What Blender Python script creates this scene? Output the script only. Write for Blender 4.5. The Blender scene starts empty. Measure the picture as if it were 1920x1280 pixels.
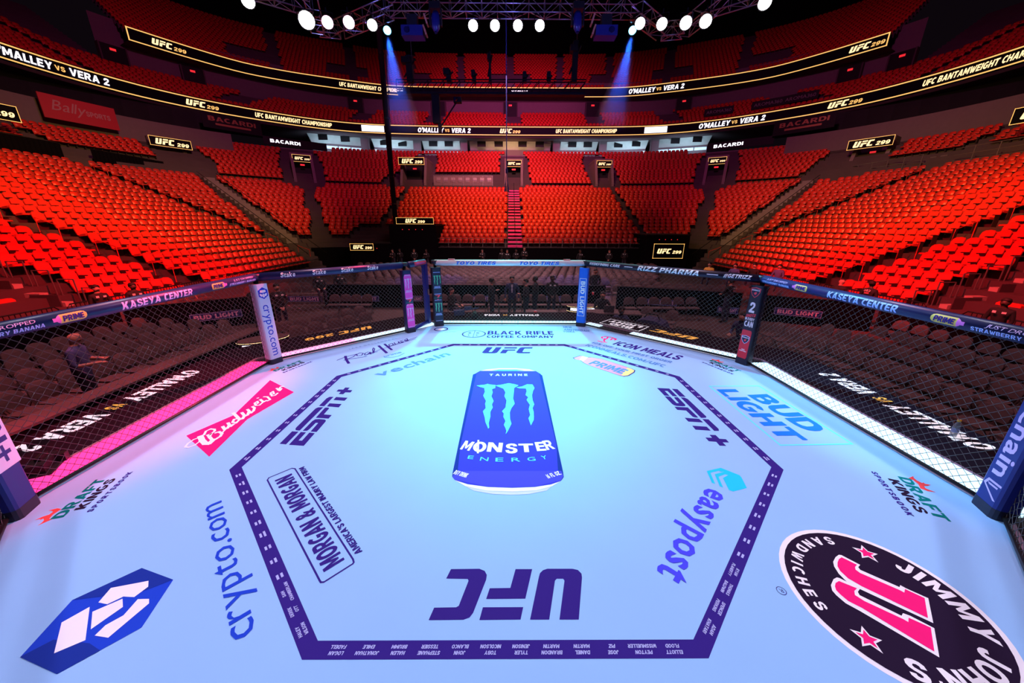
import bpy, math, random
import numpy as np
from mathutils import Vector, Matrix, geometry
random.seed(7)
RAD = math.radians
scene = bpy.context.scene
COL = scene.collection

# ------------------------------------------------------------------ camera
FPX, PIT, YAW, ROLL = 664.0, RAD(18.3), -0.0068, 0.0044
CAMP = Vector((-0.0065, -4.436, 2.506))
CAMROT = Matrix.Rotation(YAW, 3, 'Z') @ Matrix.Rotation(math.pi / 2 - PIT, 3, 'X') @ Matrix.Rotation(ROLL, 3, 'Z')
cam_d = bpy.data.cameras.new('camera')
cam_d.sensor_width = 36.0
cam_d.lens = FPX / 1920 * 36
cam_d.clip_start, cam_d.clip_end = 0.02, 400
cam = bpy.data.objects.new('camera', cam_d)
cam.matrix_world = Matrix.Translation(CAMP) @ CAMROT.to_4x4()
COL.objects.link(cam)
scene.camera = cam

# ------------------------------------------------------------------ world, exposure
w = bpy.data.worlds.new('world'); scene.world = w; w.use_nodes = True
w.node_tree.nodes['Background'].inputs[0].default_value = (.55, .30, .52, 1)
w.node_tree.nodes['Background'].inputs[1].default_value = 0.006
scene.view_settings.view_transform = 'Standard'
scene.view_settings.look = 'None'
scene.view_settings.exposure = 0.0
scene.view_settings.gamma = 1.0
scene.view_settings.use_curve_mapping = False

# ------------------------------------------------------------------ lights
def aim(o, loc, tgt):
    o.location = loc
    o.rotation_euler = (Vector(tgt) - Vector(loc)).to_track_quat('-Z', 'Y').to_euler()
def spot(loc, tgt, col, power, ang, blend=.5, size=.15, name='stage_and_fill_spot'):
    d = bpy.data.lights.new(name, 'SPOT'); d.color = col; d.energy = power
    d.spot_size = RAD(ang); d.spot_blend = blend; d.shadow_soft_size = size
    o = bpy.data.objects.new(name, d); COL.objects.link(o); aim(o, loc, tgt); return o
def area(loc, tgt, col, power, sx, sy, spread=180, name='house_and_fill_light'):
    d = bpy.data.lights.new(name, 'AREA'); d.shape = 'RECTANGLE'; d.size = sx; d.size_y = sy
    d.color = col; d.energy = power; d.spread = RAD(spread)
    o = bpy.data.objects.new(name, d); COL.objects.link(o); aim(o, loc, tgt); return o
WHT, CYA, MAG, RED, ORA = (.82, .80, 1), (.04, 1, .92), (1, .22, .85), (1, .02, .02), (1, .62, .18)
# stage wash on the canvas from the truss ring
for k in range(6):
    x, y = 6.6 * math.cos(RAD(30 + 60 * k)), 6.6 * math.sin(RAD(30 + 60 * k))
    spot((x, y, 10.2), (x * .08, y * .08 - .3, 0), WHT, 1230, 50, .45, .22)
for x, y, p in ((-1.5, 13.0, 15000), (1.2, 13.0, 15000)):
    spot((x, y, 10.0), (x * .3, 2.3, 0), CYA, p * .8, 22, 1.0, .3)
spot((1.5, 10.5, 10.0), (-5.2, .3, .85), (1, .04, .09), 26000, 16.5, .6, .12)  # narrow red spot added to redden the left fence wires
spot((-12.0, 5.0, 10.0), (-8.6, 1.0, -1.0), (1, .10, .14), 3000, 26, .6, .12)  # red spot added to tint the left floor chairs
spot((6.5, 12.6, 10.0), (-4.4, -1.0, .3), (.8, .30, 1), 1300, 26, .8, .25)
spot((-1.5, 10.5, 10.0), (5.2, .3, .85), (.16, .60, 1), 15000, 16.5, .6, .12)  # narrow blue spot added to tint the right fence wires
# unseen blue spots added to tint the truss from below
for x in (-6, 0, 6):
    spot((x, 8.5, 8.2), (x, 13.0, 11.0), (.22, .20, 1), 600, 100, .6, .3, 'rig_fill_light')
# red wash over the side stands, warmer house light above it, dim crimson in the upper tiers
for s in (-1, 1):
    spot((s * 5.0, 5, 11.5), (s * 20, 11, 1.0), RED, 21000, 62, .6, .5, 'red_wash')
    spot((s * 6.0, 9, 18.0), (s * 27, 24, 4.0), ORA, 20000, 58, .9, .8, 'house_and_fill_light')
    spot((s * 8.0, 14, 24), (s * 34, 44, 12), (1, .14, .55), 12500, 80, 1.0, 1., 'house_and_fill_light')
spot((0, 22.5, 19), (0, 41, 4.0), (1, .45, .15), 20000, 80, .9, 1., 'house_and_fill_light')
spot((0, 16, 24), (0, 58, 15), (1, .14, .55), 38000, 66, 1.0, 1., 'house_and_fill_light')
spot((0, 26, 20), (0, 60, 18.5), (1, .12, .45), 15000, 46, .8, 1., 'house_and_fill_light')  # narrow spot added to brighten the centre of the middle tier
area((0, 15.6, 9.0), (0, 17.5, -1.2), (1, .50, .55), 1300, 8, 4, 140)  # fill panel added to lift the dark far floor chairs
spot((0, 6.5, 10.0), (0, 10.6, -.6), (1, .62, .66), 900, 60, .8, .3)  # fill spot added to bring out the people beyond the far fence
area((-5, 2, 11.0), (-10, 4, -1.2), (1, .32, .36), 430, 3, 6, 120)  # fill panel added to brighten the left floor chairs
area((5, 2, 11.0), (10, 4, -1.2), (1, .42, .50), 340, 3, 6, 120)  # fill panel added to brighten the right floor chairs

# ------------------------------------------------------------------ materials
def lin(c):
    return tuple((x / 255 / 12.92 if x / 255 <= .04045 else ((x / 255 + .055) / 1.055) ** 2.4) for x in c)
MATS = {}
def mat(name, rgb, rough=.6, metal=0., emit=0., vary=0., scale=3., bump=0., spec=.5, alpha=1., trans=0.):
    if name in MATS: return MATS[name]
    m = bpy.data.materials.new(name); m.use_nodes = True
    nt = m.node_tree; b = nt.nodes['Principled BSDF']
    c = (*rgb, 1)
    b.inputs['Base Color'].default_value = c
    b.inputs['Roughness'].default_value = rough
    b.inputs['Metallic'].default_value = metal
    b.inputs['Specular IOR Level'].default_value = spec
    if trans: b.inputs['Transmission Weight'].default_value = trans
    if alpha < 1: b.inputs['Alpha'].default_value = alpha
    if emit:
        b.inputs['Emission Color'].default_value = c
        b.inputs['Emission Strength'].default_value = emit
    if vary or bump:
        tc = nt.nodes.new('ShaderNodeTexCoord'); n = nt.nodes.new('ShaderNodeTexNoise')
        n.inputs['Scale'].default_value = scale; n.inputs['Detail'].default_value = 4
        nt.links.new(tc.outputs['Object'], n.inputs['Vector'])
        if vary:
            mx = nt.nodes.new('ShaderNodeMix'); mx.data_type = 'RGBA'; mx.blend_type = 'MIX'
            mx.inputs['A'].default_value = tuple(x * (1 - vary) for x in rgb) + (1,)
            mx.inputs['B'].default_value = tuple(min(1, x * (1 + vary)) for x in rgb) + (1,)
            nt.links.new(n.outputs['Fac'], mx.inputs['Factor']); nt.links.new(mx.outputs['Result'], b.inputs['Base Color'])
        if bump:
            bp = nt.nodes.new('ShaderNodeBump'); bp.inputs['Strength'].default_value = bump
            nt.links.new(n.outputs['Fac'], bp.inputs['Height']); nt.links.new(bp.outputs['Normal'], b.inputs['Normal'])
    MATS[name] = m
    return m
M = {}
M['canvas'] = mat('canvas_cloth', (.30, .55, .93), .75, vary=.04, scale=1.5, spec=.2)
M['navy'] = mat('print_navy', (.036, .016, .22), .8, spec=.08)
M['blackink'] = mat('print_black', (.018, .008, .030), .8, spec=.08)
M['whiteink'] = mat('print_white', (.90, .86, .95), .7)
M['lilacink'] = mat('print_lilac', (.42, .45, .85), .7)
M['pinkink'] = mat('print_pink', (.95, .012, .20), .8, spec=.08)
M['blueink'] = mat('print_blue', (.015, .20, .95), .8, spec=.08)
M['skyink'] = mat('print_sky', (.02, .62, .90), .8, spec=.08)
M['cyanink'] = mat('print_cyan', (.10, .85, .95), .7)
M['royal'] = mat('print_royal', (.045, .05, .72), .8, spec=.08)
M['violet'] = mat('print_violet', (.07, .07, .85), .8, spec=.08)
M['deepblue'] = mat('print_deep_blue', (.012, .035, .32), .8, spec=.08)
M['cryptoblue'] = mat('print_crypto_blue', (.015, .06, .62), .8, spec=.08)
M['green'] = mat('print_green', (.0, .18, .17), .8, spec=.08)
M['orange'] = mat('print_orange', (.9, .05, .05), .7)
M['slate'] = mat('print_slate_blue', (.10, .25, .62), .8, spec=.08)
M['palepink'] = mat('print_pale_pink', (.72, .26, .45), .7)
M['paleyellow'] = mat('print_pale_yellow', (.80, .62, .22), .7)
M['silver'] = mat('print_silver', (.62, .66, .95), .7)
M['gold'] = mat('print_gold', (.75, .42, .06), .7)
M['black'] = mat('black_paint', (.010, .009, .012), .6, vary=.2, spec=.2)
M['apron'] = mat('apron_carpet', (.012, .006, .013), .9, vary=.2, scale=9, spec=.1)
M['padblack'] = mat('pad_black', (.012, .011, .03), .5)
M['padnavy'] = mat('pad_navy', (.010, .014, .085), .42)
M['padroyal'] = mat('pad_royal', (.012, .022, .20), .45)
M['padwhite'] = mat('pad_white', (.62, .68, .90), .5)
M['padblue'] = mat('pad_blue', (.01, .16, .85), .5)
M['wire'] = mat('fence_wire', (.026, .022, .026), .30, spec=1.0)
M['red'] = mat('seat_red', (.72, .030, .020), .42, vary=.10, scale=1.2)
M['mauve'] = mat('seat_cushion', (.20, .014, .045), .8, vary=.1)
M['seatdark'] = mat('seat_stanchion', (.03, .014, .016), .6)
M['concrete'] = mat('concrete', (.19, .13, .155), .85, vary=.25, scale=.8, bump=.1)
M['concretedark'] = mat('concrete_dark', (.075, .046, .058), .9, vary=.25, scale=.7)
M['wallpaint'] = mat('wall_paint', (.15, .10, .12), .8, vary=.1)
M['drape'] = mat('black_drape', (.005, .004, .006), .95, spec=.03)
M['steel'] = mat('rail_steel', (.30, .26, .28), .4, .7)
M['blacksteel'] = mat('black_steel', (.012, .010, .012), .4, .2)
M['truss'] = mat('truss_aluminium', (.55, .55, .62), .28, .9)
M['chair'] = mat('chair_fabric', (.095, .060, .064), .8, vary=.15, scale=20)
M['chairframe'] = mat('chair_frame', (.10, .065, .065), .4, .5)
M['sticker'] = mat('sticker_white', (.80, .76, .80), .6)
M['arenafloor'] = mat('arena_floor', (.075, .045, .045), .75, vary=.25, scale=.6)
M['screen'] = mat('screen_black', (.003, .003, .008), .6, spec=.1)
M['ledgold'] = mat('led_gold', (1, .60, .16), .5, emit=1.0)
M['ledgoldhi'] = mat('led_gold_bright', (1, .74, .36), .5, emit=1.5)
M['ledwhite'] = mat('led_white', (.92, .92, 1), .5, emit=1.6)
M['ledtilew'] = mat('led_tile_white', (.62, .90, 1), .5, emit=.95)
M['ledtilep'] = mat('led_tile_pink', (1, .045, .30), .5, emit=1.1)
M['ledtilel'] = mat('led_tile_lilac', (1, .50, .85), .5, emit=.9)
M['lamp'] = mat('lamp_lens_white', (1, .96, .98), .4, emit=9)
M['lampp'] = mat('lamp_lens_pink', (1, .55, .70), .4, emit=8)
M['lampb'] = mat('lamp_lens_blue', (.15, .65, 1), .4, emit=8)
M['exitred'] = mat('exit_sign_red', (1, .03, .04), .5, emit=.8)
M['skin'] = mat('skin', (.50, .24, .18), .55)
M['skindark'] = mat('skin_dark', (.10, .045, .032), .5)
M['hair'] = mat('hair_dark', (.012, .009, .008), .7)
M['shirtblack'] = mat('cloth_black', (.012, .011, .014), .8)
M['shirtnavy'] = mat('cloth_navy', (.03, .035, .12), .8)
M['polo'] = mat('cloth_blue_polo', (.085, .10, .30), .8)
M['trousers'] = mat('cloth_trousers', (.02, .02, .045), .8)
M['shirtwhite'] = mat('cloth_white', (.6, .58, .58), .8)
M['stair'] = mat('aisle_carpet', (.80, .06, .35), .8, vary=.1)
M['ceil'] = mat('ceiling_black', (.004, .004, .005), .95)

# ------------------------------------------------------------------ survey helpers: a sight line meets a plane of the place
def sight(px, py):
    return CAMROT @ Vector(((px - 960) / FPX, -(py - 640) / FPX, -1.0))
def on_z(px, py, z=0.0):
    d = sight(px, py); return CAMP + d * ((z - CAMP.z) / d.z)
def on_x(px, py, x):
    d = sight(px, py); return CAMP + d * ((x - CAMP.x) / d.x)
def on_y(px, py, y):
    d = sight(px, py); return CAMP + d * ((y - CAMP.y) / d.y)
def depth_of(p):
    return -(CAMROT.transposed() @ (Vector(p) - CAMP)).z
def project(p):
    q = CAMROT.transposed() @ (Vector(p) - CAMP)
    return (960 + FPX * q.x / -q.z, 640 - FPX * q.y / -q.z, -q.z)

# ------------------------------------------------------------------ glyphs of the built-in font, as flat meshes
GLY = {}
def make_glyphs():
    chars = "ABCDEFGHIJKLMNOPQRSTUVWXYZabcdefghijklmnopqrstuvwxyz0123456789&'.,#%/+-!®"
    obs = []
    for wname, off in (('r', 0.0), ('b', .022)):
        for ch in chars:
            cu = bpy.data.curves.new('g', 'FONT'); cu.body = ch; cu.offset = off; cu.resolution_u = 2
            o = bpy.data.objects.new('g', cu); COL.objects.link(o); obs.append((wname, ch, o, cu))
    dg = bpy.context.evaluated_depsgraph_get()
    for wname, ch, o, cu in obs:
        me = o.evaluated_get(dg).to_mesh()
        v = [(p.co.x, p.co.y) for p in me.vertices]
        f = [tuple(p.vertices) for p in me.polygons]
        x0 = min(p[0] for p in v) if v else 0; x1 = max(p[0] for p in v) if v else .3
        GLY[wname, ch] = ([(a - x0, b) for a, b in v], f, x1 - x0)
    for _, _, o, cu in obs:
        bpy.data.objects.remove(o); bpy.data.curves.remove(cu)
make_glyphs()
CAPH = max(p[1] for p in GLY['r', 'H'][0])
# heavy block capitals drawn as plain outlines (cap height 1); first loop is the outline, others are holes
def _ell(cx, cy, rx, ry, a0, a1, n): return [(cx + rx * math.cos(RAD(a0 + (a1 - a0) * i / n)), cy + ry * math.sin(RAD(a0 + (a1 - a0) * i / n))) for i in range(n + 1)]
BLOCK = {
 'M': [[(0,0),(0,1),(.28,1),(.5,.45),(.72,1),(1,1),(1,0),(.76,0),(.76,.62),(.58,.18),(.42,.18),(.24,.62),(.24,0)]],
 'N': [[(0,0),(0,1),(.26,1),(.60,.42),(.60,1),(.84,1),(.84,0),(.58,0),(.24,.58),(.24,0)]],
 'W': [[(0,1),(.24,1),(.36,.36),(.5,.9),(.62,.9),(.76,.36),(.88,1),(1.12,1),(.88,0),(.64,0),(.56,.45),(.48,0),(.24,0)]],
 'A': [[(0,0),(.33,1),(.59,1),(.92,0),(.66,0),(.60,.2),(.32,.2),(.26,0)],[(.38,.38),(.46,.70),(.54,.38)]],
 'V': [[(0,1),(.26,1),(.45,.32),(.64,1),(.90,1),(.58,0),(.32,0)]],
 'Y': [[(0,1),(.28,1),(.45,.62),(.62,1),(.90,1),(.57,.4),(.57,0),(.33,0),(.33,.4)]],
 'K': [[(0,0),(0,1),(.25,1),(.25,.6),(.55,1),(.86,1),(.50,.55),(.88,0),(.58,0),(.32,.38),(.25,.29),(.25,0)]],
 'X': [[(0,0),(.30,.51),(.02,1),(.32,1),(.46,.7),(.6,1),(.88,1),(.61,.51),(.9,0),(.6,0),(.45,.3),(.3,0)]],
 'Z': [[(0,0),(0,.22),(.46,.78),(.04,.78),(.04,1),(.80,1),(.80,.8),(.33,.22),(.82,.22),(.82,0)]],
 'E': [[(0,0),(0,1),(.68,1),(.68,.79),(.25,.79),(.25,.61),(.62,.61),(.62,.41),(.25,.41),(.25,.21),(.70,.21),(.70,0)]],
 'F': [[(0,0),(0,1),(.66,1),(.66,.79),(.25,.79),(.25,.58),(.60,.58),(.60,.37),(.25,.37),(.25,0)]],
 'H': [[(0,0),(0,1),(.25,1),(.25,.61),(.58,.61),(.58,1),(.83,1),(.83,0),(.58,0),(.58,.4),(.25,.4),(.25,0)]],
 'I': [[(0,0),(0,1),(.25,1),(.25,0)]],
 'L': [[(0,0),(0,1),(.25,1),(.25,.21),(.64,.21),(.64,0)]],
 'T': [[(.27,0),(.27,.79),(0,.79),(0,1),(.78,1),(.78,.79),(.52,.79),(.52,0)]],
 'U': [[(0,1),(.25,1),(.25,.35),(.28,.25),(.35,.2),(.48,.2),(.55,.25),(.58,.35),(.58,1),(.83,1),(.83,.33),(.78,.15),(.66,.03),(.5,-.01),(.33,-.01),(.17,.03),(.05,.15),(0,.33)]],
 'D': [[(0,0),(0,1),(.4,1),(.62,.95),(.78,.82),(.85,.62),(.85,.38),(.78,.18),(.62,.05),(.4,0)],[(.25,.21),(.38,.21),(.5,.25),(.58,.36),(.59,.5),(.58,.64),(.5,.75),(.38,.79),(.25,.79)]],
 'B': [[(0,0),(0,1),(.45,1),(.65,.96),(.74,.84),(.74,.68),(.66,.55),(.76,.45),(.80,.28),(.72,.08),(.5,0)],[(.25,.6),(.4,.6),(.48,.65),(.49,.74),(.42,.8),(.25,.8)],[(.25,.19),(.44,.19),(.53,.24),(.54,.34),(.46,.42),(.25,.42)]],
 'P': [[(0,0),(0,1),(.48,1),(.68,.94),(.78,.78),(.78,.58),(.68,.42),(.48,.35),(.25,.35),(.25,0)],[(.25,.55),(.43,.55),(.52,.6),(.53,.73),(.44,.8),(.25,.8)]],
 'R': [[(0,0),(0,1),(.5,1),(.70,.94),(.79,.79),(.78,.6),(.68,.47),(.58,.41),(.85,0),(.57,0),(.34,.37),(.25,.37),(.25,0)],[(.25,.56),(.43,.56),(.53,.61),(.54,.73),(.45,.8),(.25,.8)]],
 'S': [[(.76,.72),(.74,.86),(.6,.98),(.4,1.01),(.18,.96),(.05,.84),(.03,.68),(.12,.53),(.3,.45),(.48,.39),(.53,.32),(.48,.22),(.36,.19),(.26,.23),(.23,.34),(0,.31),(.05,.12),(.2,.01),(.42,-.02),(.62,.03),(.76,.16),(.78,.34),(.70,.48),(.54,.57),(.34,.63),(.27,.70),(.3,.78),(.4,.82),(.49,.79),(.52,.7)]],
 'J': [[(0,.32),(.24,.36),(.25,.25),(.33,.2),(.4,.25),(.41,.36),(.41,1),(.66,1),(.66,.33),(.60,.12),(.45,0),(.28,-.02),(.1,.05),(.01,.18)]],
 '2': [[(.02,.66),(.05,.88),(.2,1),(.42,1.01),(.64,.94),(.72,.76),(.66,.56),(.48,.38),(.33,.22),(.73,.22),(.73,0),(0,0),(0,.18),(.25,.42),(.42,.58),(.48,.7),(.44,.79),(.35,.81),(.27,.77),(.25,.66)]],
 '9': [[(.04,.22),(.1,.07),(.28,-.02),(.5,0),(.68,.14),(.76,.4),(.76,.65),(.68,.88),(.5,1.01),(.27,1.01),(.08,.9),(0,.7),(.02,.5),(.14,.36),(.32,.31),(.5,.37),(.46,.23),(.36,.18),(.28,.22),(.27,.27)],[(.25,.68),(.28,.56),(.38,.5),(.48,.56),(.51,.68),(.47,.8),(.38,.84),(.28,.79)]],
 '7': [[(0,.79),(0,1),(.74,1),(.74,.82),(.42,0),(.15,0),(.46,.79)]],
}
BLOCK['O'] = [_ell(.45, .5, .45, .515, 0, 342, 19), _ell(.45, .5, .20, .30, 0, 337.5, 15)]
BLOCK['C'] = [_ell(.45, .5, .45, .515, 48, 312, 16) + _ell(.45, .5, .20, .29, 305, 55, 10)]
BLOCK['G'] = [_ell(.45, .5, .45, .515, 48, 318, 16) + [(.86, .54), (.46, .54), (.46, .36), (.63, .36), (.62, .27)] + _ell(.45, .5, .20, .29, 310, 55, 10)]
for ch, loops in BLOCK.items():
    tri = geometry.tessellate_polygon([[Vector((p[0], p[1], 0)) for p in q] for q in loops])
    vs = [(p[0] * CAPH, p[1] * CAPH) for q in loops for p in q]
    GLY['b', ch] = (vs, [tuple(t) for t in tri], max(p[0] for p in vs))
def layout(s, wt='b', gap=.07, shear=0.):
    """verts, faces in units of cap height; returns total width too"""
    V, F, x = [], [], 0.0
    for ch in s:
        if ch == ' ': x += .30; continue
        v, f, wd = GLY[wt, ch]; n = len(V)
        V += [(a + x + b * shear, b) for a, b in v]; F += [tuple(i + n for i in q) for q in f]
        x += wd + gap
    x -= gap
    return [(a / CAPH, b / CAPH) for a, b in V], F, x / CAPH

# ------------------------------------------------------------------ mesh builder
ZJ = [0]
def zj():
    """prints that overlap get a hair of height difference"""
    ZJ[0] = (ZJ[0] + 1) % 12; return ZJ[0] * 1e-4
def banded(v, f, ys):
    """cut flat faces along horizontal lines so they can follow a curved surface"""
    V, F = [], []
    for fc in f:
        poly = [v[i] for i in fc]
        for y0, y1 in zip(ys, ys[1:]):
            p = poly
            for lim, sg in ((y0, 1), (y1, -1)):
                q = []
                for i in range(len(p)):
                    a, b = p[i], p[(i + 1) % len(p)]
                    da, db = sg * (a[1] - lim), sg * (b[1] - lim)
                    if da >= 0: q.append(a)
                    if da * db < 0:
                        t = da / (da - db); q.append((a[0] + (b[0] - a[0]) * t, lim))
                p = q
                if len(p) < 3: break
            if len(p) >= 3: F.append(tuple(range(len(V), len(V) + len(p)))); V += p
    return V, F
class MB:
    def __init__(s): s.v, s.f, s.m, s.ml = [], [], [], []
    def mi(s, m):
        m = M[m] if isinstance(m, str) else m
        if m not in s.ml: s.ml.append(m)
        return s.ml.index(m)
    def add(s, vs, fs, m):
        n = len(s.v); k = s.mi(m)
        s.v += [tuple(p) for p in vs]; s.f += [tuple(i + n for i in q) for q in fs]; s.m += [k] * len(fs)
        return s
    def box(s, c, d, m, rz=0., rot=None):
        x, y, z = (k / 2 for k in d)
        R = rot if rot is not None else Matrix.Rotation(rz, 3, 'Z')
        c = Vector(c)
        vs = [c + R @ Vector((i * x, j * y, k * z)) for k in (-1, 1) for j in (-1, 1) for i in (-1, 1)]
        return s.add(vs, [(0, 2, 3, 1), (4, 5, 7, 6), (0, 1, 5, 4), (2, 6, 7, 3), (0, 4, 6, 2), (1, 3, 7, 5)], m)
    def quad(s, pts, m): return s.add(pts, [tuple(range(len(pts)))], m)
    def rings(s, rings, m, close=True, caps=True):
        n = len(rings[0]); vs = [p for r in rings for p in r]; fs = []
        for i in range(len(rings) - 1):
            for j in range(n if close else n - 1):
                a, b = i * n + j, i * n + (j + 1) % n
                fs.append((a, b, b + n, a + n))
        if caps and close: fs += [tuple(range(n))[::-1], tuple(range((len(rings) - 1) * n, len(rings) * n))]
        return s.add(vs, fs, m)
    def tube(s, pts, r, m, n=6, caps=True):
        pts = [Vector(p) for p in pts]; rr = r if isinstance(r, (list, tuple)) else [r] * len(pts)
        rings = []
        for i, p in enumerate(pts):
            t = (pts[min(i + 1, len(pts) - 1)] - pts[max(i - 1, 0)]).normalized()
            u = t.orthogonal().normalized() if abs(t.z) < .9 else Vector((1, 0, 0)) - t * t.x
            if abs(t.z) < .9: u = Vector((0, 0, 1)) - t * t.z
            u.normalize(); q = t.cross(u)
            rings.append([p + (u * math.cos(2 * math.pi * k / n) + q * math.sin(2 * math.pi * k / n)) * rr[i] for k in range(n)])
        return s.rings(rings, m, True, caps)
    def cyl(s, a, b, r, m, n=10, r2=None): return s.tube([a, b], [r, r if r2 is None else r2], m, n)
    def flat(s, poly, fn, m):
        tri = geometry.tessellate_polygon([[Vector((p[0], p[1], 0)) for p in poly]])
        return s.add([fn(*p) for p in poly], [tuple(t) for t in tri], m)
    def slab(s, poly, z0, z1, m):
        n = len(poly); tri = geometry.tessellate_polygon([[Vector((p[0], p[1], 0)) for p in poly]])
        vs = [(p[0], p[1], z0) for p in poly] + [(p[0], p[1], z1) for p in poly]
        fs = [tuple(t) for t in tri] + [tuple(i + n for i in t) for t in tri] + [(i, (i + 1) % n, (i + 1) % n + n, i + n) for i in range(n)]
        return s.add(vs, fs, m)
    def text(s, t, fn, m, wt='b', gap=.07, shear=0., fit=None, h=1., x0=0., y0=0., align='l', bands=0, lift=0.):
        """text mapped by fn(x, y); cap height h, total width fit (natural if None)"""
        v, f, wd = layout(t, wt, gap, shear)
        if bands: v, f = banded(v, f, [-.35 + 1.5 * i / bands for i in range(bands + 1)])
        kx = (fit / wd) if fit else h
        off = {'l': 0, 'c': -wd * kx / 2, 'r': -wd * kx}[align]
        if lift:        # faces of thickened glyphs may overlap: stack them by a hair
            vs, fs = [], []
            for k, fc in enumerate(f):
                fs.append(tuple(range(len(vs), len(vs) + len(fc))))
                for i in fc:
                    p = fn(x0 + off + v[i][0] * kx, y0 + v[i][1] * h); vs.append((p[0], p[1], p[2] + k * lift))
            return s.add(vs, fs, m)
        return s.add([fn(x0 + off + a * kx, y0 + b * h) for a, b in v], f, m)
    def build(s, name, parent=None, smooth=False, kind=None, label=None, cat=None, group=None, loc=None):
        me = bpy.data.meshes.new(name); me.from_pydata(s.v, [], s.f)
        for m in s.ml: me.materials.append(m)
        if len(s.ml) > 1: me.polygons.foreach_set('material_index', s.m)
        if smooth: me.polygons.foreach_set('use_smooth', [True] * len(me.polygons))
        me.update()
        o = bpy.data.objects.new(name, me); COL.objects.link(o)
        if parent is not None: o.parent = parent
        if loc is not None: o.location = loc
        return tag(o, label, cat, group, kind)
def tag(o, label=None, cat=None, group=None, kind=None):
    if label: o['label'] = label
    if cat: o['category'] = cat
    if group: o['group'] = group
    if kind: o['kind'] = kind
    return o
def thing(name, label, cat, group=None, loc=(0, 0, 0), rz=0., kind=None):
    o = bpy.data.objects.new(name, None); o.empty_display_size = .2; COL.objects.link(o)
    o.location = loc; o.rotation_euler = (0, 0, rz)
    return tag(o, label, cat, group, kind)
def copy_tree(o, parent=None):
    c = o.copy(); COL.objects.link(c)
    if parent is not None: c.parent = parent
    for ch in list(o.children): copy_tree(ch, c)
    return c
def planar(O, U, V):
    O, U, V = Vector(O), Vector(U), Vector(V)
    return lambda x, y: O + U * x + V * y
# ------------------------------------------------------------------ the arena: floor, ceiling, seating bowl
ZF = -1.2
def struct(name, mb, smooth=False): return mb.build(name, kind='structure', smooth=smooth)
struct('floor', MB().box((0, 18, ZF - .15), (130, 150, .3), 'arenafloor'))
struct('ceiling', MB().box((0, 20, 43.2), (150, 170, .4), 'ceil'))

def offset_path(pts, off, pitch):
    """points along a plan path (left near -> end -> right near) moved outward by off, resampled every pitch; gives (point, outward normal)"""
    P = np.array(pts, float)
    T = np.gradient(P, axis=0); T /= np.linalg.norm(T, axis=1)[:, None]
    Nn = np.stack([-T[:, 1], T[:, 0]], 1)
    Q = P + Nn * off
    L = np.r_[0, np.cumsum(np.linalg.norm(np.diff(Q, axis=0), axis=1))]
    k = max(2, int(L[-1] / pitch)); s0 = (L[-1] - (k - 1) * pitch) / 2
    S = s0 + np.arange(k) * pitch
    q = np.stack([np.interp(S, L, Q[:, i]) for i in (0, 1)], 1)
    n = np.stack([np.interp(S, L, Nn[:, i]) for i in (0, 1)], 1); n /= np.linalg.norm(n, axis=1)[:, None]
    return q, n
CX, CY, R0 = 14.0, 23.7, 1.5
def bowl_path():
    p = [(-CX - R0, y) for y in np.linspace(-14, CY, 40)]
    p += [(-CX - R0 * math.cos(a), CY + R0 * math.sin(a)) for a in np.linspace(0, math.pi / 2, 25)[1:]]
    p += [(x, CY + R0) for x in np.linspace(-CX, CX, 30)[1:]]
    p += [(CX + R0 * math.sin(a), CY + R0 * math.cos(a)) for a in np.linspace(0, math.pi / 2, 25)[1:]]
    p += [(CX + R0, y) for y in np.linspace(CY, -14, 40)[1:]]
    return p
BP = np.array(bowl_path())
_T = np.gradient(BP, axis=0); _T /= np.linalg.norm(_T, axis=1)[:, None]
BN = np.stack([-_T[:, 1], _T[:, 0]], 1)
RUN = 18.25 / 23
def tread_z(i): return -.70 + i * (7.3 / 23) if i < 23 else 6.6 + (i - 22) * .40
def row_r(i): return i * RUN if i < 23 else 18.25 + (i - 23) * .80
NROW = 36
def terrace(name, path, nrm, prof, m, back=None):
    """steps swept along the path; prof = [(offset, z)...]"""
    mb = MB(); k = len(prof)
    vs = [(p[0] + n[0] * r, p[1] + n[1] * r, z) for p, n in zip(path, nrm) for r, z in prof]
    fs = [(i * k + j, (i + 1) * k + j, (i + 1) * k + j + 1, i * k + j + 1) for i in range(len(path) - 1) for j in range(k - 1)]
    mb.add(vs, fs, m); return struct(name, mb)
def step_prof(i0, i1, zlow):
    pr = [(row_r(i0) - .55, zlow)]
    for i in range(i0, i1):
        pr += [(row_r(i) - .55, tread_z(i)), (row_r(i + 1) - .55, tread_z(i))]
    return pr
nside = 40 + 12
terrace('floor_terrace_left', BP[:nside], BN[:nside], step_prof(0, NROW, ZF), 'concretedark')
terrace('floor_terrace_right', BP[-nside:], BN[-nside:], step_prof(0, NROW, ZF), 'concretedark')
terrace('floor_terrace_end', BP[nside - 1:-nside + 1], BN[nside - 1:-nside + 1], step_prof(4, NROW, ZF), 'concretedark')
# black drape wall along the front of the end stand
dr = [(p + n * 2.45) for p, n in zip(BP[nside - 1:-nside + 1], BN[nside - 1:-nside + 1])]
mb = MB()
for i in range(len(dr) - 1):
    a, b = dr[i], dr[i + 1]
    mb.quad([(*a, ZF), (*b, ZF), (*b, .55), (*a, .55)], 'drape')
struct('wall_end_drape', mb)

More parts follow.
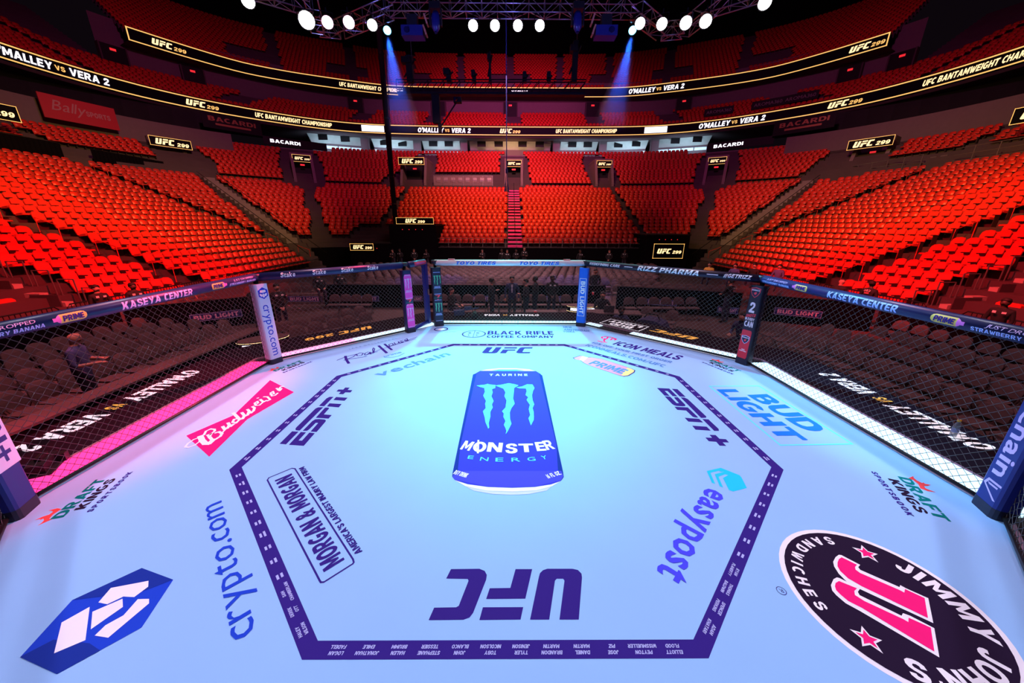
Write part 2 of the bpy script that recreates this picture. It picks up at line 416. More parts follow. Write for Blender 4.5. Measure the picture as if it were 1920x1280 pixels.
# tiers above: plan lines of the two fascia boards
R1 = [(-42.4, -12), (-42.4, 10), (-42.4, 26), (-42.2, 32), (-41.6, 36), (-40.2, 40.5), (-37.4, 45.2), (-32.6, 50), (-27.2, 54), (-21, 56.3), (-12, 56.8), (0, 57)]
R1 = R1 + [(-x, y) for x, y in R1[-2::-1]]
R2 = [(-42.2, 43.4), (-39.4, 48), (-36, 52.6), (-31.5, 55.4), (-26.6, 57.6), (-18.7, 60.8), (-9, 61), (0, 61)]
R2 = R2 + [(-x, y) for x, y in R2[-2::-1]]
def dense(pts, k=6, sm=2):
    P = np.array(pts, float)
    t = np.arange(len(P)); tt = np.linspace(0, len(P) - 1, (len(P) - 1) * k + 1)
    Q = np.stack([np.interp(tt, t, P[:, i]) for i in (0, 1)], 1)
    for _ in range(sm * k):
        Q[1:-1] = (Q[:-2] + 2 * Q[1:-1] + Q[2:]) / 4
    return Q
def normals(P):
    T = np.gradient(P, axis=0); T /= np.linalg.norm(T, axis=1)[:, None]
    return np.stack([-T[:, 1], T[:, 0]], 1)
D1, D2 = dense(R1), dense(R2, 6, 1)
N1, N2 = normals(D1), normals(D2)
def tier_prof(n, z0, run, rise, off0=.3):
    pr = [(off0, z0 - .1)]
    for i in range(n): pr += [(off0 + i * run, z0 + i * rise), (off0 + (i + 1) * run, z0 + i * rise)]
    return pr
T2N, T2Z, T2RUN, T2RISE = 7, 16.5, .85, .46
T3N, T3Z, T3RUN, T3RISE = 21, 22.6, .80, .52
terrace('floor_tier_middle', D1, N1, tier_prof(T2N, T2Z, T2RUN, T2RISE), 'concretedark')
terrace('floor_tier_upper', D2, N2, tier_prof(T3N, T3Z, T3RUN, T3RISE), 'concretedark')
# sides of the middle tier climb on beyond the ends of the upper tier
iL = int(np.argmax(D1[:, 1] > 40)); iR = len(D1) - iL
prs = [(.3 + T2N * T2RUN, T2Z + (T2N - 1) * T2RISE)]
for i in range(T2N, 24): prs += [(.3 + i * T2RUN, T2Z + i * T2RISE), (.3 + (i + 1) * T2RUN, T2Z + i * T2RISE)]
terrace('floor_tier_left', D1[:iL + 1], N1[:iL + 1], prs, 'concretedark')
terrace('floor_tier_right', D1[iR - 1:], N1[iR - 1:], prs, 'concretedark')
# wall behind the middle tier, soffit below the upper tier
bo = .3 + T2N * T2RUN
terrace('wall_middle_tier', D1[iL:iR], N1[iL:iR], [(bo, T2Z + 2.6), (bo, 24.2)], 'wallpaint')
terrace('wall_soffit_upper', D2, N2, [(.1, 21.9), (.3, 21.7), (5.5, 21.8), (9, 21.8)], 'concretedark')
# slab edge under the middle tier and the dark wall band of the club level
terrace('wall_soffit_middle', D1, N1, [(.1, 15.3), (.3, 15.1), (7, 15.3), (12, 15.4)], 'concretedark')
# top of the lower bowl: parapet, then the concourse floor behind it
TOPR = row_r(NROW) - .55
TZ = tread_z(NROW - 1)
jl = 40 + 10
cp = [(TOPR, TZ), (TOPR, TZ + .25), (TOPR + .15, TZ + .25), (TOPR + .15, TZ), (TOPR + 13, TZ)]
terrace('floor_concourse', BP[jl:-jl], BN[jl:-jl], cp, 'concrete')
SIDEROW = 31
sr = row_r(SIDEROW) - .55
for nm, sl in (('left', slice(0, 52)), ('right', slice(-52, None))):
    terrace('wall_parapet_' + nm, BP[sl], BN[sl], [(sr, tread_z(SIDEROW) - .5), (sr, 12.2), (sr + .3, 12.2), (sr + .3, 11.4), (sr + 8, 11.4)], 'wallpaint')
    terrace('wall_club_' + nm, BP[sl], BN[sl], [(sr + 6, 11.0), (sr + 6, 15.6)], 'black')
# concourse behind the end stand: pale coffers over a lit back wall, columns
M['glowpale'] = mat('concourse_window', (.50, .72, .85), .4, emit=.8)
M['concpale'] = mat('concourse_ceiling', (.42, .42, .42), .7, vary=.2, scale=1.5)
def conc_y(x): return 61.0 - max(0, abs(x) - 18) * .42
for k, (x0, x1) in enumerate(((-30, -23.3), (-21.8, -15.6), (-14.2, -8.2), (-6.6, 0), (0, 6.6), (8.2, 14.2), (15.6, 21.8), (23.3, 30))):
    mb = MB(); ya, yb = conc_y(x0), conc_y(x1)
    mb.quad([(x0, ya, 12.0), (x1, yb, 12.0), (x1, yb, 14.15), (x0, ya, 14.15)], 'wallpaint')
    mb.quad([(x0, ya, 14.15), (x1, yb, 14.15), (x1, yb - 1.2, 15.3), (x0, ya - 1.2, 15.3)], 'concpale')
    struct('wall_concourse_%d' % (k + 1), mb)
    if k not in (3, 4):
        p = thing('concourse_window', ['bright window band at the left end of the concourse', 'bright concourse window second from the left end', 'bright concourse window just left of the warm bar', '', '', 'bright concourse window just right of the warm bar', 'bright concourse window second from the right end', 'bright window band at the right end of the concourse'][k], 'window', 'lit concourse windows', (0, 0, 0))
        for i in range(4):
            a, b = x0 + (x1 - x0) * (i + .04) / 4, x0 + (x1 - x0) * (i + .96) / 4
            MB().add([(a, conc_y(a) - .06, 13.45), (b, conc_y(b) - .06, 13.45), (b, conc_y(b) - .06, 13.85), (a, conc_y(a) - .06, 13.85)], [(0, 1, 2, 3)], 'glowpale').build('pane', p)
    for i in range(2):
        x = x0 + (x1 - x0) * (.3 + .42 * i); t = thing('hanging_screen', 'dark screen under the concourse coffers, %s from the left' % ['first', 'second', 'third', 'fourth', 'fifth', 'sixth', 'seventh', 'eighth', 'ninth', 'tenth', 'eleventh', 'twelfth', 'thirteenth', 'fourteenth', 'fifteenth', 'sixteenth'][2 * k + i], 'screen', 'dark concourse screens', (x, conc_y(x) - 1.3, 14.75))
        MB().box((0, 0, 0), (1.35, .08, .75), 'black').build('panel', t); MB().box((0, .02, .45), (.06, .06, .4), 'blacksteel').build('bracket', t)
for x, c, p in ((-26, (.55, .82, 1), 150), (-18.5, (.55, .82, 1), 190), (-11, (.6, .85, 1), 170), (0, (1, .55, .25), 150), (11, (.6, .85, 1), 170), (18.5, (.55, .82, 1), 190), (26, (.55, .82, 1), 150)):
    area((x, conc_y(x) - 3.0, 12.3), (x, conc_y(x) - .6, 15.0), c, p, 6, .6, 150, 'concourse_fill_light')  # strips added out of sight behind the parapet to brighten the coffers
for k, x in enumerate((-22.5, -14.9, -7.4, 7.4, 14.9, 22.5)):
    MB().box((x, conc_y(x) - 1.6, 13.4), (1.1, .8, 3.6), 'wallpaint').build('column', kind='structure')
# doors in the wall behind the middle tier
def tier_point(D, N, x, off):
    i = int(np.argmin(np.abs(D[:, 0] - x))); return D[i] + N[i] * off, N[i]
door_px = ((692, 205), (819, 208), (963, 208), (1110, 208), (1240, 205), (538, 190), (1392, 190), (370, 150), (1570, 150))
for k, (px, py) in enumerate(door_px):
    q = on_y(px, py, 62); x = q.x * 1.01
    i = int(np.argmin(np.abs(D1[:, 0] - x))) if abs(x) < 40 else (int(np.argmin(np.abs(D1[:, 1] - 41))) if x < 0 else len(D1) - 1 - int(np.argmin(np.abs(D1[:, 1] - 41))))
    p = D1[i] + N1[i] * (bo - .25); a = math.atan2(N1[i][1], N1[i][0]) - math.pi / 2
    t = thing('door_%d' % (k + 1), None, None, None, (p[0], p[1], T2Z + 1.7), a, 'structure')
    MB().box((0, 0, 1.5), (2.1, .5, 3.4), 'black').build('door_shade_block', t)  # black block standing in for the shade of the doorway
    MB().box((-1.12, -.1, 1.5), (.14, .7, 3.4), 'concretedark').build('jamb', t)
    MB().box((1.12, -.1, 1.5), (.14, .7, 3.4), 'concretedark').build('jamb', t)
    MB().box((0, -.3, 2.75), (.5, .06, .22), 'exitred').build('exit_sign', t)
# ------------------------------------------------------------------ red tip-up seats
def seat_parts():
    """local: origin on the tread under the backrest, +y is where the sitter looks"""
    prof = [(-.225, .38), (-.240, .62), (-.225, .74), (-.16, .815), (0, .84), (.16, .815), (.225, .74), (.240, .62), (.225, .38)]
    def yb(x, z): return -.16 - (z - .38) * .26 - .05 * (1 - (x / .24) ** 2)
    n = len(prof)
    vs = [(x, yb(x, z), z) for x, z in prof] + [(x, yb(x, z) - .045, z) for x, z in prof]
    fs = [(0, 1, 7, 8), (1, 2, 6, 7), (2, 3, 5, 6), (3, 4, 5)]
    fs = fs + [tuple(i + n for i in q[::-1]) for q in fs] + [(i, i + n, (i + 1) % n + n, (i + 1) % n) for i in range(n)]
    back = MB().add(vs, fs, 'red')
    pan = MB()
    vs = []
    for y, w, z0, z1 in ((-.17, .20, .33, .40), (.20, .235, .36, .445), (.25, .22, .37, .42)):
        vs += [(-w, y, z0), (w, y, z0), (w, y, z1), (-w, y, z1)]
    fs = [(0, 1, 2, 3)[::-1]] + [(a + i, a + (i + 1) % 4, a + 4 + (i + 1) % 4, a + 4 + i) for a in (0, 4) for i in range(4)] + [(8, 9, 10, 11)]
    pan.add(vs, fs, 'red')
    cush = MB()
    a = [(-.185, -.15, .402), (.185, -.15, .402), (.205, .17, .440), (-.205, .17, .440)]
    b = [(-.165, -.13, .425), (.165, -.13, .425), (.185, .15, .463), (-.185, .15, .463)]
    cush.add(a + b, [(4, 5, 6, 7)] + [(i, (i + 1) % 4, (i + 1) % 4 + 4, i + 4) for i in range(4)], 'mauve')
    post = MB()
    post.box((-.265, -.08, .27), (.03, .22, .54), 'seatdark').box((-.265, .0, .555), (.045, .32, .035), 'seatdark')
    return [('backrest', back), ('seat_pan', pan), ('cushion', cush), ('armrest_post', post)]
SEATP = seat_parts()

def seg_dist(px, py, ax, ay, bx, by):
    dx, dy = bx - ax, by - ay; L = dx * dx + dy * dy
    t = max(0, min(1, ((px - ax) * dx + (py - ay) * dy) / L)); return math.hypot(px - ax - t * dx, py - ay - t * dy)
def polar(a, r, s=1):
    return (s * (CX + (r + R0) * math.cos(RAD(a))), CY + (r + R0) * math.sin(RAD(a)))
AIS = []            # (ax, ay, bx, by, half width)
for s in (-1, 1):
    AIS.append((s * 14, 13, s * 46, 13, .62)); AIS.append((s * 15, 25.3, s * 46, 26.5, .55))
    AIS.append((s * 14, 0.5, s * 46, 0.5, .6))
    AIS.append((*polar(33, -1, s), *polar(33, 30, s), 1.05))
    AIS.append((*polar(60, -1, s), *polar(60, 18.0, s), .62)); AIS.append((*polar(60, 18.2, s), *polar(60, 25.0, s), 2.3))
    AIS.append((s * 12.45, 24, s * 12.45, 43, .50)); AIS.append((s * 11.9, 43.9, s * 11.9, 50.6, 2.0))
for s in (-1, 1):
    q_ = on_x(320 if s < 0 else 1632, 268, s * 34.4); AIS.append((q_.x - s * 2, q_.y - .8, q_.x + s * 2.5, q_.y + 1.6, 2.3))
AIS.append((.45, 20, .45, 43, .72)); AIS.append((.45, 43.9, .45, 51.5, 2.0))
AIS.append((-14, 44.2, -1.5, 44.2, 1.9))       # glazed balcony left of the centre tunnel
def seat_ok(x, y, i):
    r = row_r(i)
    ax = abs(x)
    ang = math.degrees(math.atan2(y - CY, ax - CX)) if (ax > CX and y > CY) else (0 if ax > CX else 90)
    if ang > 46 and i < 4: return False
    if ang > 46 and ang < 86 and i < 6: return False
    if ang >= 84 and x < -6.6 and i < 9: return False
    if y < 9.2 and i < 5: return False
    if y < 9.4 and i == 5: return False
    for a in AIS:
        if seg_dist(x, y, *a[:4]) < a[4]: return False
    if ang < 36 and i >= SIDEROW - 1: return False
    if 37 < ang < 68 and i >= NROW - 2: return False
    if ang < 33 and 23 <= i < 26: return False          # platforms behind the drapes
    return True
SEATS = []
for i in range(NROW):
    q, n = offset_path(BP, row_r(i), .53)
    for (x, y), (nx, ny) in zip(q, n):
        if y < -9: continue
        if seat_ok(x, y, i): SEATS.append((x, y, tread_z(i), nx, ny, i))
UPS2, UPS3 = [], []
for i in range(T2N + 17):
    q, n = offset_path(D1, .3 + .45 + i * T2RUN, .55)
    for (x, y), (nx, ny) in zip(q, n):
        if y < -6: continue
        if i >= T2N and y > 40 - (i - T2N) * .2: continue
        if i >= 1 and any(abs(x - on_y(px, py, 62).x) < 1.35 for px, py in door_px[:7]) and y > 40: continue
        if (int(y / 9.5) != int((y + 1.1) / 9.5)) and y < 40: continue
        UPS2.append((x, y, T2Z + i * T2RISE, nx, ny, i))
for i in range(T3N):
    q, n = offset_path(D2, .3 + .45 + i * T3RUN, .55)
    for (x, y), (nx, ny) in zip(q, n):
        kx = abs(x / (1 + i * .012))
        if any(abs(kx - c) < .6 for c in (0, 7.8, 15.5, 24, 33)): continue
        if 3 <= i <= 7 and any(abs(kx - c) < w for c, w in ((0, 3.2), (14.2, 1.6), (24.5, 2.6), (35, 2.4))): continue
        UPS3.append((x, y, T3Z + i * T3RISE, nx, ny, i))

def stuff_mesh(name, places, parts, label, cat, extra_rz=0.):
    """many copies of the parts in one mesh"""
    V, Fl, Fs, Mi, ml = [], [], [], [], []
    tv, tf, tm = [], [], []
    for _, mb in parts:
        n = len(tv); tv += mb.v
        for fc, k in zip(mb.f, mb.m):
            tf.append(tuple(i + n for i in fc))
            if mb.ml[k] not in ml: ml.append(mb.ml[k])
            tm.append(ml.index(mb.ml[k]))
    tv = np.array(tv, float); nv = len(tv)
    P = np.array([p[:5] for p in places], float); K = len(P)
    fx, fy = -P[:, 3], -P[:, 4]                      # facing
    X = P[:, 0, None] + tv[None, :, 0] * fy[:, None] + tv[None, :, 1] * fx[:, None]
    Y = P[:, 1, None] - tv[None, :, 0] * fx[:, None] + tv[None, :, 1] * fy[:, None]
    Z = P[:, 2, None] + tv[None, :, 2]
    co = np.stack([X, Y, Z], 2).reshape(-1)
    lt = np.array([len(f) for f in tf]); li = np.array([i for f in tf for i in f])
    loops = (li[None, :] + (np.arange(K) * nv)[:, None]).reshape(-1)
    tot = np.tile(lt, K); start = np.r_[0, np.cumsum(tot)[:-1]]
    me = bpy.data.meshes.new(name)
    me.vertices.add(K * nv); me.vertices.foreach_set('co', co)
    me.loops.add(len(loops)); me.loops.foreach_set('vertex_index', loops.astype(np.int32))
    me.polygons.add(len(tot)); me.polygons.foreach_set('loop_start', start.astype(np.int32)); me.polygons.foreach_set('loop_total', tot.astype(np.int32))
    for m in ml: me.materials.append(m)
    me.polygons.foreach_set('material_index', np.tile(np.array(tm, np.int32), K))
    me.update(); me.validate()
    o = bpy.data.objects.new(name, me); COL.objects.link(o)
    return tag(o, label, cat, None, 'stuff')
ONES = ['', 'first', 'second', 'third', 'fourth', 'fifth', 'sixth', 'seventh', 'eighth', 'ninth', 'tenth', 'eleventh', 'twelfth', 'thirteenth', 'fourteenth', 'fifteenth', 'sixteenth', 'seventeenth', 'eighteenth', 'nineteenth']
def ordinal(n):
    if n < 20: return ONES[n]
    t = ['', '', 'twent', 'thirt', 'fort', 'fift', 'sixt', 'sevent', 'eight', 'ninet'][(n // 10) % 10]
    return t + 'ieth' if n % 10 == 0 else t + 'y-' + ONES[n % 10]
def individuals(name, places, parts, labeler, cat, grouper):
    """places = (x, y, z, nx, ny, row, number in its row)"""
    meshes = []
    for pn, mb in parts:
        o = mb.build(pn); meshes.append((pn, o.data)); bpy.data.objects.remove(o)
    for p in places:
        x, y, z, nx, ny = p[:5]
        e = thing(name, labeler(p), cat, grouper(p), (x, y, z), math.atan2(-ny, -nx) - math.pi / 2)
        for pn, me in meshes:
            c = bpy.data.objects.new(pn, me); COL.objects.link(c); c.parent = e
def number_rows(places, key):
    """adds each place's number in its row, counted over those in the frame"""
    rows = {}
    for j, p in enumerate(places):
        u, v, d = project((p[0], p[1], p[2] + .5))
        if d > 1 and 0 < u < 1920: rows.setdefault(key(p), []).append((key.order(p) if hasattr(key, 'order') else u, j))
    out = {}
    for k, l in rows.items():
        l.sort()
        for n, (_, j) in enumerate(l): out[j] = n + 1
    return [tuple(p) + (out.get(j, 1),) for j, p in enumerate(places)]
def split_nearest(places, k, h=.8):
    sc = []
    for j, p in enumerate(places):
        u, v, d = project((p[0], p[1], p[2] + .5))
        if d > 1 and 0 < u < 1920 and -20 < v < 1300: sc.append((d, j))
    sc.sort(); near = {j for _, j in sc[:k]}
    far = [places[j] for d, j in sc[k:]]
    # seats just outside the frame stay with the mass
    inview = {j for _, j in sc}
    far += [places[j] for j in range(len(places)) if j not in inview]
    return [places[j] for j in near], far
def skey(p): return (p[0] < 0, p[5])
skey.order = lambda p: p[1]
SEATS = number_rows(SEATS, skey)
near, far = split_nearest(SEATS, 290)
individuals('stadium_seat', near, SEATP,
            lambda p: 'red seat in the %s stand, %s row up, %s from the near picture edge' % ('left' if p[0] < 0 else 'right', ordinal(p[5] + 1), ordinal(p[6])),
            'seat', lambda p: 'near red seats of the left stand' if p[0] < 0 else 'near red seats of the right stand')
stuff_mesh('stadium_seating', far, SEATP, 'rows of red seats filling the lower bowl behind the nearest ones', 'seating')
stuff_mesh('middle_tier_seating', UPS2, SEATP[:3], 'dim red seats of the middle tier above the lower light board', 'seating')
stuff_mesh('upper_tier_seating', UPS3, SEATP[:2], 'dark red seats of the upper tier above the upper light board', 'seating')
# ------------------------------------------------------------------ the eight-sided platform
def octo(a): R = a / math.cos(math.pi / 8); return [(R * math.cos(RAD(22.5 + 45 * k)), R * math.sin(RAD(22.5 + 45 * k))) for k in range(8)]
AF, AL0, AL1, AP = 4.50, 4.58, 4.95, 5.95
SIDE = {'E': 0, 'NE': 45, 'N': 90, 'NW': 135, 'W': 180, 'SW': 225, 'S': 270, 'SE': 315}
def frame(side):
    a = RAD(SIDE[side]); n = Vector((math.cos(a), math.sin(a), 0)); return n, Vector((n.y, -n.x, 0))    # outward, rightward seen from inside
plat = thing('cage_platform', 'raised eight-sided platform with pale blue canvas, light strip and dark walkway', 'platform', None, (0, 0, ZF))
def up(o): o.location = (0, 0, -ZF); return o
canvas = up(MB().slab(octo(AF + .03), -.25, 0, 'canvas').build('canvas', plat, label='pale blue canvas covered with printed logos'))
# border strip, light tiles, walkway
def ring_mb(a0, a1, z0, z1, m):
    mb = MB(); p, q = octo(a0), octo(a1)
    for k in range(8):
        j = (k + 1) % 8
        mb.add([(*p[k], z1), (*p[j], z1), (*q[j], z1), (*q[k], z1), (*q[k], z0), (*q[j], z0), (*p[k], z0), (*p[j], z0)], [(0, 1, 2, 3), (3, 2, 5, 4), (0, 6, 7, 1)], m)
    return mb
M['border'] = mat('border_strip', (.30, .18, .26), .6)
up(ring_mb(AF + .03, AL0, -.25, -.004, 'border').build('border_strip', plat))
up(ring_mb(AL0, AL1, -.25, -.03, 'black').build('light_channel', plat))
up(ring_mb(AL1, AL1 + .03, -.25, .0, 'border').build('channel_lip', plat))
up(ring_mb(AL1 + .03, AP, -.25, -.004, 'apron').build('walkway', plat))
up(ring_mb(AP, AP + .03, ZF, -.006, 'drape').build('skirt', plat))
tile_me = {}
for sd in SIDE:
    if sd in ('S', 'SW', 'SE'): continue
    n, t = frame(sd); ln = 2 * AL0 * math.tan(math.pi / 8); k = 9
    for i in range(k):
        if sd == 'NE' and i in (1, 2): continue
        m = 'ledtilep' if sd == 'W' else ('ledtilel' if sd == 'NW' and i < 4 else 'ledtilew')
        wd = ln / k - .012
        if m not in tile_me:
            o = MB().box((0, 0, 0), (wd, AL1 - AL0 - .02, .02), m).build('light_tile'); tile_me[m] = o.data; bpy.data.objects.remove(o)
        o = bpy.data.objects.new('light_tile', tile_me[m]); COL.objects.link(o); o.parent = plat
        c = n * ((AL0 + AL1) / 2) + t * (-ln / 2 + (i + .5) * ln / k)
        o.location = (c.x, c.y, -ZF - .012); o.rotation_euler = (0, 0, math.atan2(t.y, t.x))

# ------------------------------------------------------------------ prints on the canvas
L1, L2, L3, L4 = .0015, .0030, .0045, .006
def fl(px, py): p = on_z(px, py, 0); return (p.x, p.y)
def crop(x0, y0, k): return lambda x, y: fl(x0 + x / k, y0 + y / k)
def lay(z): return lambda x, y: (x, y, z)
def ftext(mb, s, O, E, T, m, cr=None, wt='b', gap=.07, shear=0., xh=False, z=L2, h=None):
    f = cr or fl
    O, E, T = (Vector(f(*p)) for p in (O, E, T))
    U = E - O; n = Vector((-U.y, U.x)).normalized(); d = (T - O).dot(n)
    if h is not None: d = math.copysign(h, d)
    if xh: d /= .74
    V = n * d
    wd = layout(s, wt, gap, shear)[2]; z += zj()
    mb.text(s, lambda x, y: (O.x + U.x * x / wd + V.x * y, O.y + U.y * x / wd + V.y * y, z), m, wt, gap, shear, lift=1.5e-5 if len(s) < 4 else 3e-6)
def fpoly(mb, pts, m, cr=None, z=L1):
    f = cr or fl
    mb.flat([f(*p) for p in pts], lay(z + zj()), m)
def ribbon(mb, pts, wd, m, fn, z=L2):
    P = [Vector(fn(*p)) for p in pts]; z += zj()
    for i in range(len(P) - 1):
        a, b = P[i], P[i + 1]
        d = (b - a)
        if d.length < 1e-6: continue
        d.normalize(); q = Vector((-d.y, d.x)) * wd / 2; e = d * wd * .35
        z += 1e-5 * (1 + i); mb.quad([(*(a - e + q), z), (*(b + e + q), z), (*(b + e - q), z), (*(a - e - q), z)], m)
def pr(label): return MB(), label
def put(mb, label, name='floor_print'): return mb.build(name, canvas, label=label)

# eight-sided line with names
rin, rout = 3.246, 3.246
OUT = [fl(*p) for p in ((572, 1236.4), (1340.5, 1235.4), (1470.5, 882), (1272, 706), (1058.4, 645.3), (847, 643.8), (629.7, 704.8), (434, 880))]
ctr = Vector((sum(p[0] for p in OUT) / 8, sum(p[1] for p in OUT) / 8))
RO = sum((Vector(p) - ctr).length for p in OUT) / 8
LO = [(ctr.x + RO * math.cos(RAD(247.5 + 45 * k)), ctr.y + RO * math.sin(RAD(247.5 + 45 * k))) for k in range(8)]
LI = [(ctr.x + (RO - .112) * math.cos(RAD(247.5 + 45 * k)), ctr.y + (RO - .112) * math.sin(RAD(247.5 + 45 * k))) for k in range(8)]
mb = MB()
for k in range(8):
    j = (k + 1) % 8
    mb.quad([(*LO[k], L1), (*LO[j], L1), (*LI[j], L1), (*LI[k], L1)], 'navy')
NAMES = [["LOGAN FADELL", "JONATHAN EMILE", "HALEN BRUMM", "STEPHANE TESSIER", "JOHN BLANCO", "TOBY NICOLSON", "TYLER JENISON", "BRANDON MARTIN", "DANIEL MARTIN", "JOSE PIZ", "PEYTON WISSMUELLER", "ELLIOTT FLOOD"],
         ["ADAM KHATARI", "SPENCER PERKINS", "THOMAS BALDWIN", "RYAN FLAHERTY", "", "", "", "", "", "", "", ""],
         [""] * 12]
SIDES8 = [(LO[k], LO[(k + 1) % 8], LI[k], LI[(k + 1) % 8]) for k in range(8)]
for k in range(8):
    A, B, C, D = (Vector(p) for p in SIDES8[k])
    lst = NAMES[0] if k == 0 else (NAMES[1] if k == 1 else (["HALEY WILSON", "DEREK OTT", "SAM CHAMBERLAIN", "", "", "", "", "", "", "", "", "", ""] if k == 7 else NAMES[2]))
    if k == 7: A, B, C, D = B, A, D, C
    u = (B - A).normalized(); out = ((A + B) / 2 - (C + D) / 2).normalized()
    if k == 7: pass
    for i, nm in enumerate(lst):
        f = (i + .9) / (len(lst) + .8)
        c = (A + C) / 2 + ((B + D) / 2 - (A + C) / 2) * f
        # read from outside the line: baseline outward
        rd = Vector((-out.y, out.x)) * -1 if True else u
        rd = Vector((out.y, -out.x)) * -1
        upv = out
        if rd.x * upv.y - rd.y * upv.x < 0: rd = -rd
        if not nm:          # too small to read in the photograph: two short pale dashes
            for wd, yy in ((random.uniform(.035, .055), .006), (random.uniform(.04, .07), -.022)):
                o = c - rd * wd / 2 + upv * yy
                mb.quad([(*(o + rd * p + upv * q), L2) for p, q in ((0, 0), (wd, 0), (wd, .016), (0, .016))], 'lilacink')
            continue
        a, b = nm.split(' ')
        for wrd, yy in ((a, .008), (b, -.026)):
            h = .021
            wd = layout(wrd, 'b', .05, .2)[2] * h * .95
            o = c - rd * wd / 2 + upv * yy
            mb.text(wrd, lambda x, y: (o.x + rd.x * x + upv.x * y, o.y + rd.y * x + upv.y * y, L2), 'lilacink', 'b', .05, .2, fit=wd, h=h)
put(mb, 'dark eight-sided line with small white names', 'boundary_line')

# block letters U F C (traced once, kept as a unit drawing)
zc = crop(640, 850, 2.976)
UFCPX = [[(1053, 927), (1102, 690), (1108, 668), (1125, 651), (1150, 643), (1290, 643), (1320, 650), (1340, 670), (1343, 692), (1325, 927), (1217, 927), (1245, 710), (1238, 699), (1202, 699), (1192, 710), (1160, 927)],
         [(972, 645), (1065, 645), (1027, 810), (808, 812), (828, 752), (943, 750)],
         [(790, 858), (1015, 857), (1000, 927), (770, 929)],
         [(612, 645), (770, 643), (800, 655), (812, 678), (808, 705), (735, 890), (715, 915), (680, 928), (487, 930), (518, 860), (640, 858), (655, 850), (710, 710), (705, 700), (585, 698)]]
UFCW = [[zc(*p) for p in q] for q in UFCPX]
mb = MB()
for q in UFCW: mb.flat(q, lay(L1), 'navy')
put(mb, 'large dark three-letter logo on canvas near the camera, upside down')
xs = [p[0] for q in UFCW for p in q]; ys = [p[1] for q in UFCW for p in q]
ux0, ux1, uy0, uy1 = min(xs), max(xs), min(ys), max(ys)
UFCU = [[((ux1 - x) / (uy1 - uy0), (uy1 - y) / (uy1 - uy0)) for x, y in q] for q in UFCW]     # upright, height 1
UFCWID = (ux1 - ux0) / (uy1 - uy0)
def ufc(mb, fn, m, x0=0., y0=0., h=1., wd=None):
    k = (wd / UFCWID) if wd else h
    for q in UFCU: mb.flat([(x0 + x * k, y0 + y * h) for x, y in q], fn, m)
mb = MB(); ufc(mb, lambda x, y: (-.575 + x, 2.365 + y, L1), 'navy', h=.378, wd=1.065)
put(mb, 'dark three-letter logo at the far side of the canvas')

# four-letter sports network logo, left; the right one is the same print turned half round
ESPX = [[(130, 1113), (345, 900), (455, 907), (240, 1125)], [(288, 1132), (495, 912), (585, 918), (455, 1058), (515, 1060), (640, 922), (735, 932), (545, 1150)],
        [(405, 880), (403, 850), (425, 825), (745, 510), (790, 490), (880, 487), (475, 888)],
        [(525, 892), (690, 725), (740, 695), (800, 690), (900, 697), (925, 712), (918, 735), (765, 912), (660, 905), (793, 757), (750, 755), (640, 865), (600, 892)],
        [(750, 668), (905, 500), (925, 492), (970, 495), (980, 508), (890, 610), (1025, 622), (970, 683)], [(805, 465), (935, 335), (985, 310), (1055, 310), (895, 470)],
        [(942, 473), (985, 420), (1195, 432), (1145, 490)], [(1052, 363), (1100, 312), (1297, 325), (1245, 377)],
        [(1103, 217), (1140, 183), (1222, 185), (1255, 150), (1335, 152), (1295, 190), (1380, 196), (1345, 235), (1258, 232), (1222, 265), (1142, 262), (1180, 222)]]
ec = crop(510, 710, 9.144)
ESW = [[ec(*p) for p in q] for q in ESPX]
mb = MB()
for q in ESW: mb.flat(q, lay(L1), 'navy')
put(mb, 'dark four-letter logo with plus sign on left of the canvas')
a = Vector(ec(545, 1150)); b = Vector(fl(1220 + 108 / 9.144, 710 + 157 / 9.144))
mb = MB()
for q in ESW: mb.flat([(b.x - (x - a.x), b.y - (y - a.y)) for x, y in q], lay(L1), 'navy')
put(mb, 'dark four-letter logo with plus sign on right of the canvas')

# energy drink can
c = crop(830, 680, 4.924)
mb = MB()
fpoly(mb, [(345, 76), (400, 62), (520, 50), (680, 50), (800, 60), (860, 78)], 'whiteink', c, L1)
fpoly(mb, [(450, 70), (520, 62), (680, 62), (760, 70), (680, 76), (520, 76)], 'cyanink', c, L2)
body = [(280, 108), (300, 100), (345, 74), (860, 76), (900, 100), (920, 118), (1112, 1010), (1118, 1055), (1092, 1090), (1000, 1122), (850, 1145), (640, 1153), (420, 1146), (230, 1120), (112, 1082), (88, 1050), (92, 1015)]
fpoly(mb, body, 'royal', c, L1)
fpoly(mb, [(280, 108), (312, 100), (165, 760), (130, 1086), (112, 1082), (88, 1050), (92, 1015)], 'deepblue', c, L2)
fpoly(mb, [(890, 98), (920, 118), (1112, 1010), (1118, 1055), (1092, 1090), (1070, 1098), (1050, 760)], 'deepblue', c, L2)
fpoly(mb, [(130, 1000), (1095, 1000), (1112, 1050), (1090, 1090), (850, 1145), (640, 1153), (420, 1146), (112, 1082), (92, 1050)], 'violet', c, L2)
fpoly(mb, [(112, 1084), (230, 1122), (420, 1148), (640, 1156), (850, 1148), (1000, 1124), (1092, 1092), (1010, 1140), (870, 1178), (640, 1190), (400, 1180), (210, 1140)], 'whiteink', c, L1)
fpoly(mb, [(215, 1145), (400, 1182), (640, 1193), (870, 1180), (1000, 1145), (960, 1180), (800, 1212), (640, 1220), (460, 1212), (290, 1182)], 'silver', c, L1)
